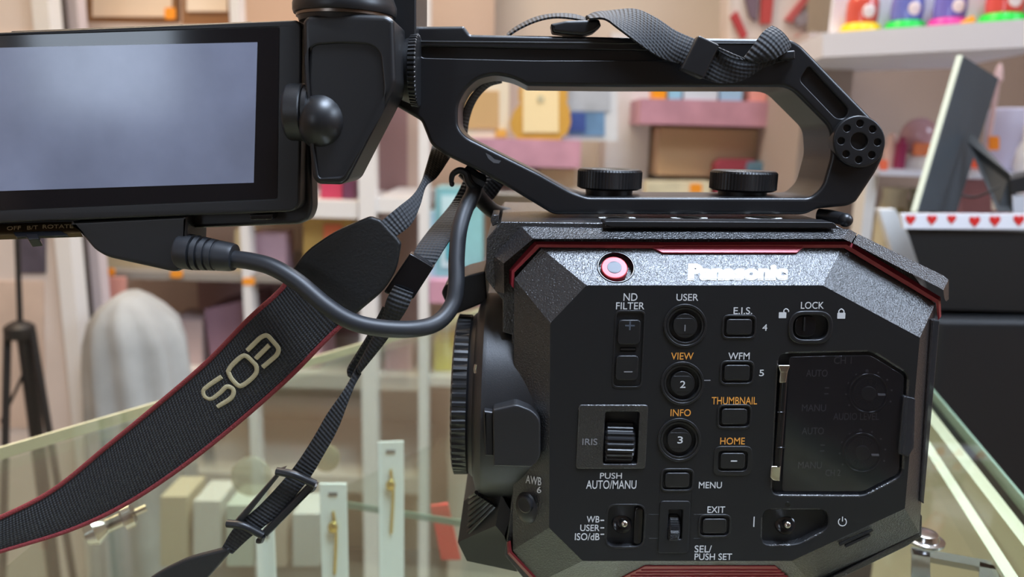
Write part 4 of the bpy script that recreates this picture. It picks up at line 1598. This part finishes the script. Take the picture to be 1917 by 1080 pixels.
slab('gift_box', 'mauve gift box on the shelf behind the red-edged strap', 'box', [(382, 580), (470, 560), (500, 640), (480, 690), (396, 690)], 1.33, 140, cm(150, 116, 130, .6, .1), on=BT[690] + e5)
slab('gift_box', 'pale pink gift box on the shelf left of the mauve box', 'box', rc(312, 600, 378, 690), 1.33, 120, cm(200, 176, 170, .6, .1), on=BT[690] + e5)
slab('gift_box', 'rosy gift box on the shelf right of the mauve box', 'box', rc(506, 575, 600, 690), 1.33, 140, cm(186, 150, 152, .6, .1), on=BT[690] + e5)

# --- seen through the handle
wu = empty('wall_unit', (A_(1100, 300, 1.4).x, 1.5, 0), 'wall unit with pink marbled shelf boxes behind the camera handle', 'shelves')
pinkm = mat('pink_marble', srgb(206, 152, 168), 0.5, vary=0.22, vscale=14)
Yw = 1.40
def wbox(name, x0, y0, x1, y1, m, Y=Yw, Y2=1.74):
    a, c = A_(x0, y0, Y), A_(x1, y1, Y)
    mb = MB()
    box(mb, (a.x, Y, c.z), (c.x, Y2, a.z))
    return mb.build(name, m, wu, smooth=False)
wbox('shelf_box', 1200, 184, 1452, 238, pinkm)
wbox('shelf_box', 880, 258, 1086, 315, pinkm)
wbox('shelf_bracket', 1236, 238, 1540, 336, cm(196, 164, 130, .6), 1.46)
wbox('shelf_bracket', 1010, 315, 1076, 352, cm(196, 170, 136, .6), 1.46)
wbox('upright', 1144, 60, 1206, 420, cm(222, 218, 216, .5), 1.55)
wbox('upright', 1206, 238, 1240, 420, cm(206, 200, 186, .5), 1.60)
wbox('shelf_board', 880, 362, 1560, 378, cm(226, 220, 208, .5))
wbox('upright', 1516, 60, 1566, 420, cm(172, 158, 150, .6), 1.2, 1.45)
mb = MB()
a, b = A_(850, 300, 1.5), A_(1600, 300, 1.5)
box(mb, (a.x, 1.72, 0.0), (b.x, 1.745, 1.9))
mb.build('back_panel', cm(212, 200, 186, .6), wu, smooth=False)
mb = MB()
box(mb, (a.x, 1.42, 0.0), (b.x, 1.72, .6))
mb.build('cabinet', cm(214, 204, 190, .6), wu, smooth=False)
fr_ = root('framed_picture', 'tan board in a cream frame behind the handle notch', 'picture frame', 905, 258, 1.42)
slab('frame', None, None, rc(836, 150, 953, 258), 1.42, 25, cm(240, 226, 200, .5), parent=fr_, on=A_(880, 258, Yw).z + e5)
slab('picture', None, None, rc(846, 170, 934, 241), 1.416, 4, cm(212, 172, 118, .6), parent=fr_)
slab('corner_piece', None, None, rc(928, 242, 948, 257), 1.414, 5, cm(232, 176, 80, .5), parent=fr_)
pq = root('certificate_plaque', 'wavy gold wooden plaque with a cream page in the handle opening', 'plaque', 1010, 258, 1.405)
wv = [(975, 130), (1056, 130)] + [(1060 + (5 if k % 2 else 0), 165 + 6 * k) for k in range(5)] + [(1067, 205), (1069, 230), (1062, 250), (1048, 258), (972, 258), (958, 248), (954, 230), (962, 208), (972, 196)] + [(974 - (5 if k % 2 else 0), 190 - 6 * k) for k in range(5)]
slab('board', None, None, fillet(wv, 4), 1.405, 14, cm(218, 166, 72, .45, .12, 12), parent=pq, on=A_(880, 258, Yw).z + e5)
slab('page', None, None, rc(979, 130, 1046, 248), 1.402, 3, cm(250, 226, 174, .6), parent=pq)
slab('emblem', None, None, circ(1012, 184, 7, 14), 1.4, 2, cm(206, 196, 160, .6), parent=pq)
fr_ = root('framed_picture', 'blue seascape picture in a white frame beside the gold plaque', 'picture frame', 1105, 262, 1.43)
slab('frame', None, None, rc(1046, 120, 1156, 270), 1.43, 18, cm(218, 222, 226, .5), parent=fr_, on=A_(880, 258, Yw).z + e5)
slab('sky', None, None, rc(1056, 130, 1142, 208), 1.427, 3, cm(186, 192, 200, .6, .2, 20), parent=fr_)
slab('sea', None, None, rc(1064, 210, 1132, 254), 1.427, 3, cm(110, 150, 190, .6, .3, 24), parent=fr_)
slab('deep_sea', None, None, rc(1066, 211, 1096, 246), 1.424, 3, cm(64, 88, 160, .6, .2, 24), parent=fr_)
zpr, zpl, zsb = A_(1200, 184, Yw).z + e5, A_(880, 258, Yw).z + e5, A_(880, 362, Yw).z + e5
for x0, x1, c, lb in ((1222, 1247, (246, 160, 30), 'orange and yellow'), (1252, 1276, (150, 200, 226), 'light blue'), (1280, 1344, (206, 216, 226), 'long silvery'), (1348, 1390, (160, 196, 226), 'sky blue'), (1404, 1436, (232, 160, 150), 'peach')):
    slab('trinket', lb + ' trinket on top of the upper pink shelf box', 'trinket', fillet(rc(x0, 140, x1, 184), 6), 1.41, 40, cm(*c, .4), on=zpr)
slab('price_tag', 'orange price tag by the cream box under the beige bracket', 'price tag', fillet(rc(1292, 344, 1314, 361), 4), 1.385, 4, om)
slab('price_tag', 'orange price tag just above the blue roof shape', 'price tag', fillet(rc(1454, 288, 1476, 305), 4), 1.45, 4, om)
slab('carton', 'cream patterned carton behind the right clamp knob', 'box', rc(1212, 340, 1330, 362), 1.40, 60, cm(226, 218, 186, .6, .2, 20), on=zsb)
slab('toy_box', 'maroon toy box beside the blue toy house', 'box', [(1340, 306), (1352, 298), (1412, 298), (1412, 362), (1340, 362)], 1.41, 40, cm(156, 62, 76, .5, .1), on=zsb)
th_ = root('toy_house', 'blue toy house under the beige bracket', 'toy', 1440, 362, 1.4)
slab('wall', None, None, [(1400, 318), (1452, 318), (1470, 345), (1470, 362), (1400, 362)], 1.402, 30, cm(84, 156, 206, .5), parent=th_, on=zsb)
slab('roof', None, None, [(1402, 303), (1448, 303), (1474, 345), (1462, 345), (1444, 318), (1398, 318)], 1.398, 40, cm(96, 130, 150, .5), parent=th_)
slab('carton', 'off-white carton beside the blue toy house', 'box', rc(1474, 304, 1520, 362), 1.42, 60, cm(236, 224, 210, .6), on=zsb)
# flag cushion
fc = root('flag_cushion', 'cushion with red, white and navy crossed stripes above the handle', 'cushion', 1440, 82, 1.42)
slab('cover', None, None, fillet(rc(1362, -80, 1514, 82), 8), 1.43, 60, cm(212, 200, 192, .8), parent=fc, r=10, on=A_(1340, 82, 1.4).z + e5)
for pts, c in (([(1368, 30), (1380, 20), (1400, 66), (1390, 74)], (176, 60, 62)), ([(1428, -60), (1454, -60), (1444, 44), (1424, 44)], (178, 66, 62)),
               ([(1470, 36), (1512, -16), (1514, 0), (1484, 42)], (186, 90, 88)), ([(1394, -10), (1422, -10), (1416, 40), (1404, 30)], (112, 92, 104)),
               ([(1492, 66), (1512, 66), (1512, 82), (1492, 82)], (186, 60, 58)), ([(1486, 34), (1512, 18), (1512, 44), (1496, 48)], (150, 140, 146))):
    slab('stripe', None, None, pts, 1.42, 11, cm(*c, .8), parent=fc)
mb = MB()
a, c = A_(1340, 82, 1.4), A_(1530, 92, 1.4)
box(mb, (a.x, 1.4, c.z), (c.x, 1.72, a.z))
mb.build('shelf_board', cm(196, 172, 152, .6), wu, smooth=False)

# --- right bay
ru = empty('shelf_bay', (A_(1740, 300, .9).x, 1.0, 0), 'white shelves with toy snow globes on top at the right of the camera', 'shelves')
def board(name, l, r, hl, hr, Yl, Yr, dep, m):
    mb = MB()
    q0 = [A_(l[0], l[1], Yl), A_(r[0], r[1], Yr), A_(r[0], r[1] + hr, Yr), A_(l[0], l[1] + hl, Yl)]
    q0[1].z = q0[0].z
    q0[2].z = q0[3].z
    loft(mb, [q0, [p + Vector((0.03, dep, 0)) for p in q0]], True, True)
    return mb.build(name, m, ru, smooth=False), q0[0].z
_, z_top = board('shelf_board', (1540, 62), (2010, 40), 45, 30, 1.0, 0.78, 0.34, cm(226, 226, 234, .5))
_, z_low = board('shelf_board', (1645, 317), (2010, 326), 11, 12, 0.98, 0.90, 0.34, cm(206, 206, 216, .5))
z_top += e5
z_low += e5
mb = MB()
a, b = A_(1628, 300, 1.0), A_(1648, 300, 1.0)
box(mb, (a.x, 1.0, 0), (b.x, 1.04, z_low - .012))
mb.build('post', cm(226, 224, 220, .5), ru, smooth=False)
mb = MB()
a, b = A_(1540, 300, 1.32), A_(2100, 300, 1.32)
box(mb, (a.x, 1.33, 0), (b.x, 1.35, 1.95))
mb.build('back_panel', mat('bay_panel', srgb(168, 150, 140), 0.7, vary=.05), ru, smooth=False)
mb = MB()
box(mb, (A_(1640, 500, 1.0).x, 1.04, 0), (b.x, 1.33, z_low - .2))
mb.build('cabinet', cm(214, 206, 196, .6), ru, smooth=False)
# snow globes
G = [(1611, 52, 34, (240, 196, 30), (206, 82, 66), 'yellow'), (1695, 47, 34, (24, 196, 70), (104, 110, 178), 'bright green'), (1775, 45, 34, (206, 50, 140), (112, 104, 176), 'magenta'), (1876, 41, 38, (30, 200, 60), (206, 74, 66), 'green')]
lbs = ['toy globe with a yellow base and red dome on the top shelf', 'toy globe with a green base and blue dome on the top shelf', 'toy globe with a magenta base and violet-blue dome on the top shelf', 'toy globe with a green base and red dome at the shelf end']
for (x, yb, rp, bc, dc_, nm), lb in zip(G, lbs):
    Y = 1.0 - 0.22 * (x - 1540) / 470 + 0.05
    k_ = (Y + D0) / FPX
    p = A_(x, yb, Y)
    g = empty('snow_globe', (p.x, p.y, z_top), lb, 'toy', 'toy globes on the top shelf')
    R = rp * k_
    mb = MB()
    lathe(mb, (p.x, p.y, z_top), (0, 0, 1), [(0, R), (R * .2, R * 1.02), (R * .5, R * .9), (R * .56, R * .75)], n=36)
    mb.build('base', cm(*bc, .35), g)
    mb = MB()
    lathe(mb, (p.x, p.y, z_top + R * .5), (0, 0, 1), [(0, R * .76), (R * .5, R * .80), (R * 1.1, R * .78), (R * 1.7, R * .55), (R * 2.0, R * .25), (R * 2.1, 0.0005)], n=36)
    mb.build('dome', mat('dome', srgb(*dc_), 0.12, coat=.6), g)
    mb = MB()
    ellipsoid(mb, (p.x, p.y - R * .72, z_top + R * 1.1), R * .32, R * .12, R * .38)
    mb.build('figure', cm(226, 206, 200, .4), g)
    bx = MB()
    box(bx, (p.x - R * 1.1, p.y + R * 1.1, z_top), (p.x + R * 1.1, p.y + R * 1.4, z_top + R * 3.2))
    tag(bx.build('backing_card', cm(236, 236, 240, .5), origin=(p.x, p.y + R * 1.25, z_top), smooth=False), 'white backing card behind the ' + ('red-domed globe at the shelf end' if nm == 'green' else nm + ' based globe'), 'card')
slab('price_tag', 'orange price tag leaning between the magenta and the last green globe', 'price tag', fillet([(1800, 42), (1822, 28), (1828, 38), (1812, 50)], 2), 0.90, 4, om)
# lower shelf goods


def rest(name, label, cat, prof, x, y, Y, m, group=None, parts=()):
    """round thing: prof in px units (height, radius) standing on the lower shelf"""
    k_ = (Y + D0) / FPX
    p = A_(x, y, Y)
    mb = MB()
    lathe(mb, (p.x, p.y, z_low), (0, 0, 1), [(h * k_, max(.0004, r * k_)) for h, r in prof], n=32)
    o = mb.build(name, m, origin=(p.x, p.y, z_low))
    return tag(o, label, cat, group)


sg = empty('snow_globe', (A_(1712, 317, 1.06).x, 1.06, z_low), 'clear pink snow globe with orange scene on the lower shelf', 'toy')
k_ = 1.34 / FPX
c0 = Vector((A_(1712, 317, 1.06).x, 1.06, z_low))
mb = MB()
lathe(mb, c0, (0, 0, 1), [(0, 34 * k_), (14 * k_, 34 * k_), (26 * k_, 28 * k_), (28 * k_, 20 * k_)], n=36)
mb.build('base', cm(230, 222, 214, .4), sg)
mb = MB()
ellipsoid(mb, c0 + Vector((0, 0, 58 * k_)), 32 * k_, 32 * k_, 34 * k_)
mb.build('dome', mat('pink_dome', srgb(206, 160, 166), 0.08, coat=.5), sg)
mb = MB()
box(mb, (c0.x - 22 * k_, c0.y - 32 * k_, c0.z + 24 * k_), (c0.x + 22 * k_, c0.y - 26 * k_, c0.z + 46 * k_))
mb.build('scene', cm(232, 130, 80, .5), sg)
rest('mug', 'white-lilac mug on the lower shelf behind the black easel frame', 'mug', [(0, 36), (4, 40), (80, 44), (110, 42), (112, 38), (20, 34)], 1884, 322, 1.06, cm(206, 202, 222, .3))
rest('figurine', 'white and red figurine on the lower shelf beside the handle joint', 'figurine', [(0, 14), (8, 16), (10, 10), (30, 13), (44, 8), (52, 10), (60, 7), (64, 1)], 1664, 317, 1.05, cm(226, 190, 180, .4))
rest('candle', 'wine red candle jar beside the pink snow globe', 'candle', [(0, 9), (2, 10), (44, 10), (48, 6), (56, 5), (58, 1)], 1682, 317, 1.03, cm(140, 36, 76, .4))
rest('figurine', 'white spotted figurine at the end of the lower shelf', 'figurine', [(0, 22), (10, 26), (40, 24), (60, 16), (80, 18), (96, 12), (102, 1)], 1925, 322, 1.0, cm(236, 230, 222, .5, .15, 30))
for x, y, Y, lb, w, c in ((1862, 268, 0.99, 'orange price tag on the mug', 13, (250, 140, 20)), (1826, 306, 0.93, 'red-orange price tag under the easel frame', 9, (240, 90, 50)), (1655, 309, .955, 'orange-red price tag at the end of the lower shelf', 10, (244, 112, 76))):
    slab('price_tag', lb, 'price tag', fillet(rc(x - w * .7, y - w, x + w * .7, y + w), 4), Y, 4, cm(*c, .5))
vz = A_(1690, 396, 0.92).z
zc_ = z_low - .199
for k, (x, w, c, lb) in enumerate(((1672, 26, (232, 226, 196), 'cream vase with olive flowers under the lower shelf'), (1728, 30, (222, 222, 196), 'pale green patterned vase next to the cream vase'))):
    Y = 1.14
    kk = (Y + D0) / FPX
    p = A_(x, 396, Y)
    H = z_low - .03 - zc_
    mb = MB()
    lathe(mb, (p.x, Y, zc_), (0, 0, 1), [(0, w * .7 * kk), (H * .3, w * 1.1 * kk), (H * .6, w * 1.15 * kk), (H * .85, w * .8 * kk), (H * .95, w * .9 * kk)], n=32)
    o = mb.build('vase', cm(*c, .4, .1, 25), origin=(p.x, Y, zc_))
    tag(o, lb, 'vase')
    for q in range(3):
        mb = MB()
        ellipsoid(mb, (p.x + (q - 1) * w * .55 * kk, Y - w * .98 * kk, zc_ + H * (.35 + .18 * ((q * 2) % 3))), w * .25 * kk, w * .3 * kk, w * .16 * kk)
        mb.build('flower', cm(150, 140, 74, .5), o)
slab('gift_box', 'pink marbled box behind the black easel frame', 'box', rc(1800, 336, 2000, 470), 1.0, 60, pinkm)
# red things behind the handle foot
slab('toy_box', 'pink and red striped toy box behind the handle foot', 'box', rc(1592, 340, 1624, 440), 1.34, 60, cm(206, 120, 116, .5, .3, 30))

# --- black cabinet, hearts box, easel frame
Yb = 0.47
kb = (Yb + D0) / FPX
a = A_(1752, 596, Yb)
mb = MB()
plate(mb, F, [(1752, 596), (2300, 600), (2300, 1300), (1752, 1300)], Yb * 1000, Yb * 1000 + 300, r=12, steps=4)
for v in mb.v:
    if v.z < 0.6:
        v.z = 0.0
mb2 = mb.build('cabinet', mat('black_cabinet', srgb(20, 20, 21), 0.5), origin=(a.x + .2, Yb + .15, 0))
tag(mb2, 'matt black cabinet beyond the counter that carries the hearts box', 'cabinet')
zt2 = max(A_(1752, 596, Yb).z, A_(2300, 600, Yb).z)
Yh = 0.485
slab('sign_board', 'bright white slanted board left of the hearts box', 'board', [(1646, 392), (1676, 392), (1716, 470), (1748, 560), (1700, 560), (1680, 500)], 0.70, 12, cm(246, 246, 244, .4), on=zt2 + .0006)
hbx = empty('photo_box', (A_(1830, 590, Yh).x, Yh + .08, zt2 + e5), 'black box with a white rim of red hearts on the black cabinet', 'box')
mb = MB()
c0_ = [A_(x, y, Yh) for x, y in ((1697, 428), (2150, 430), (2150, 590), (1745, 590))]
c1_ = [A_(x, y, Yh + .16) for x, y in ((1700, 428), (2000, 430), (2000, 590), (1765, 590))]
for p, q in zip(c0_, c1_):
    q.z = p.z
for p in (c0_[2], c0_[3], c1_[2], c1_[3]):
    p.z = zt2 + e5
c1_[0].z = c1_[1].z = c0_[1].z = c0_[0].z
loft(mb, [c0_, c1_], True, True)
mb.build('case', cm(19, 20, 20, .5), hbx, smooth=False)
slab('rim', None, None, [(1687, 400), (2150, 402), (2150, 430), (1692, 428)], Yh - .004, 5, cm(232, 230, 234, .5), parent=hbx)
for x, y, s in ((1705, 411, 10), (1745, 411, 10), (1782, 410, 9), (1825, 414, 11), (1863, 413, 11), (1908, 412, 11), (1948, 412, 10)):
    pts = []
    for q in range(28):
        t_ = 2 * math.pi * q / 28
        pts.append((x + s * (16 * math.sin(t_) ** 3) / 17, y - s * (13 * math.cos(t_) - 5 * math.cos(2 * t_) - 2 * math.cos(3 * t_) - math.cos(4 * t_)) / 15))
    slab('heart', None, None, pts, Yh - .0046, 0.8, cm(214, 40, 36, .5), parent=hbx)
ef = empty('easel_photo', (A_(1770, 396, .55).x, .55, A_(1770, 396, .55).z), 'dark photo frame seen from behind, leaning on its easel leg', 'photo frame')
mb = MB()
Q = [A_(1802, 104, .56), A_(1870, 147, .64), A_(1791, 397, .56), A_(1716, 397, .50)]
n_ = (Q[1] - Q[0]).cross(Q[3] - Q[0]).normalized()
if n_.y > 0:
    n_ = -n_
loft(mb, [Q, [p - n_ * 0.003 for p in Q]], True, True)
hz = A_(1900, 430, Yh).z + .0004
for o_ in mb.v:
    o_.z = max(o_.z, hz) if o_.z > hz + .006 else hz
mb.build('backboard', mat('felt_black', srgb(58, 64, 68), 0.6, vary=.12, vscale=30), ef, smooth=False)
mb = MB()
e0, e1 = Q[0], Q[3]
sd = (Q[0] - Q[1]).normalized()
loft(mb, [[e0 + n_ * .0006, e0 + sd * .0025 + n_ * .0006, e1 + sd * .0025 + n_ * .0006, e1 + n_ * .0006], [e0 - n_ * .005, e0 + sd * .0025 - n_ * .005, e1 + sd * .0025 - n_ * .005, e1 - n_ * .005]], True, True)
mb.build('frame_edge', cm(186, 192, 172, .5), ef, smooth=False)['label'] = 'pale green edge of the frame'
mb = MB()
Q2 = [A_(1818, 248, .565), A_(1891, 326, .50), A_(1897, 397, .49), A_(1868, 397, .49), A_(1810, 264, .56)]
loft(mb, [Q2, [p + Vector((0.002, 0.004, 0)) for p in Q2]], True, True)
mb.build('easel_leg', mat('felt_leg', srgb(24, 27, 28), 0.6), ef, smooth=False)
mb = MB()
tube(mb, [A_(1802, 366, .52), A_(1825, 369, .51), A_(1850, 360, .5), A_(1872, 349, .495)], 0.0012, n=8, px=False)
mb.build('ribbon', cm(30, 30, 30, .6), ef)
slab('pen_case', 'black pen case lying behind the easel leg', 'case', [(1892, 336), (2000, 310), (2000, 345), (1894, 364)], .60, 30, cm(26, 26, 26, .5))
slab('carton', 'pale grey carton behind the easel leg on the hearts box', 'box', rc(1896, 366, 2010, 399), .60, 40, cm(206, 204, 206, .5))
mb = MB()
p = A_(1868, 158, 1.02)
lathe(mb, (A_(1868, 150, 1.02).x, 1.02, z_low), (0, 0, 1), [(0, .02), (.004, .02), (.006, .004), (A_(1868, 150, 1.02).z - z_low - .006, .004), (A_(1868, 150, 1.02).z - z_low, .008), (A_(1868, 126, 1.02).z - z_low, .005), (A_(1868, 118, 1.02).z - z_low, .0005)], n=20)
tag(mb.build('figurine', cm(226, 190, 186, .4), origin=(A_(1868, 150, 1.02).x, 1.02, z_low)), 'slim pale pink figurine peeking over the easel frame', 'figurine')

# ------------------------------------------------------------------ goods inside the counter
zf = 0.42


def card(label, x0, y0, x1, y1, Y, m, tilt=0, chain=True):
    a, b = A_(x0, y0 + tilt, Y), A_(x1, y0, Y)
    r_ = empty('jewellery_card', ((a.x + b.x) / 2, Y, zf), label, 'card', 'white jewellery cards in the counter')
    mb = MB()
    v0 = [a, b, Vector((b.x, Y, zf)), Vector((a.x, Y, zf))]
    loft(mb, [v0, [p + Vector((0, .002, 0)) for p in v0]], True, True)
    mb.build('card', m, r_, smooth=False)
    if chain:
        k = (Y + D0) / FPX
        mb = MB()
        xm = (a.x + b.x) / 2
        tube(mb, [(xm, Y - .001, b.z - 60 * k), (xm + .002, Y - .002, b.z - 110 * k), (xm, Y - .001, b.z - 200 * k)], .0012, px=False, n=8)
        ellipsoid(mb, (xm, Y - .003, b.z - 92 * k), .004, .002, .005)
        mb.build('necklace', cm(206, 180, 100, .25, metal=.8), r_)
    mb = MB()
    k = (Y + D0) / FPX
    xm = (a.x + b.x) / 2
    box(mb, (xm - 9 * k, Y - .0008, b.z - 26 * k), (xm + 9 * k, Y - .0002, b.z - 19 * k))
    mb.build('hang_hole', cm(96, 100, 96, .6), r_)


wc = cm(226, 232, 226, .5)
card('taller white jewellery card standing in the counter nearest the lens ring', 708, 826, 755, 814, 0.30, wc, tilt=2)
card('white jewellery card standing in the counter below the ladder adjuster', 598, 906, 648, 888, 0.26, wc, tilt=0)
card('lowest white jewellery card standing in the counter beside the leather tip', 478, 985, 512, 968, 0.24, wc, chain=False)
slab('gift_card', 'red card inside the counter left of the vent block', 'card', [(806, 948), (838, 944), (862, 1048), (826, 1048)], 0.34, 4, cm(206, 70, 62, .5))
for x, y, r_, c, lb in ((472, 890, 40, (206, 204, 180), 'large pale glass disc in the counter behind the ladder adjuster'), (612, 856, 27, (214, 206, 170), 'small cream glass disc in the counter beside the thin strap')):
    Y = .42
    p = A_(x, y, Y)
    kk = (Y + D0) / FPX
    mb = MB()
    lathe(mb, (p.x, Y, p.z), (0, -1, 0.1), [(0, r_ * kk), (.004, r_ * kk), (.006, r_ * .8 * kk), (.007, .001)], n=36)
    z0 = min(v.z for v in mb.v)
    tag(mb.build('glass_disc', mat_glass('disc_glass', (.85, .86, .8, 1), .1, 1.5, .35, srgb(*c)), origin=(p.x, Y, z0)), lb, 'ornament')
for k in range(5):
    x = 300 + 62 * k
    slab('gift_box', ('sand coloured', 'white', 'pale green', 'buff', 'light grey')[k] + ' gift box in a row inside the counter', 'box', rc(x, 930 + 8 * k, x + 50, 1060), .62, 60, cm(*((196, 180, 150), (206, 200, 188), (186, 192, 176), (190, 174, 154), (196, 196, 188))[k], .5), 'row of gift boxes in the counter')
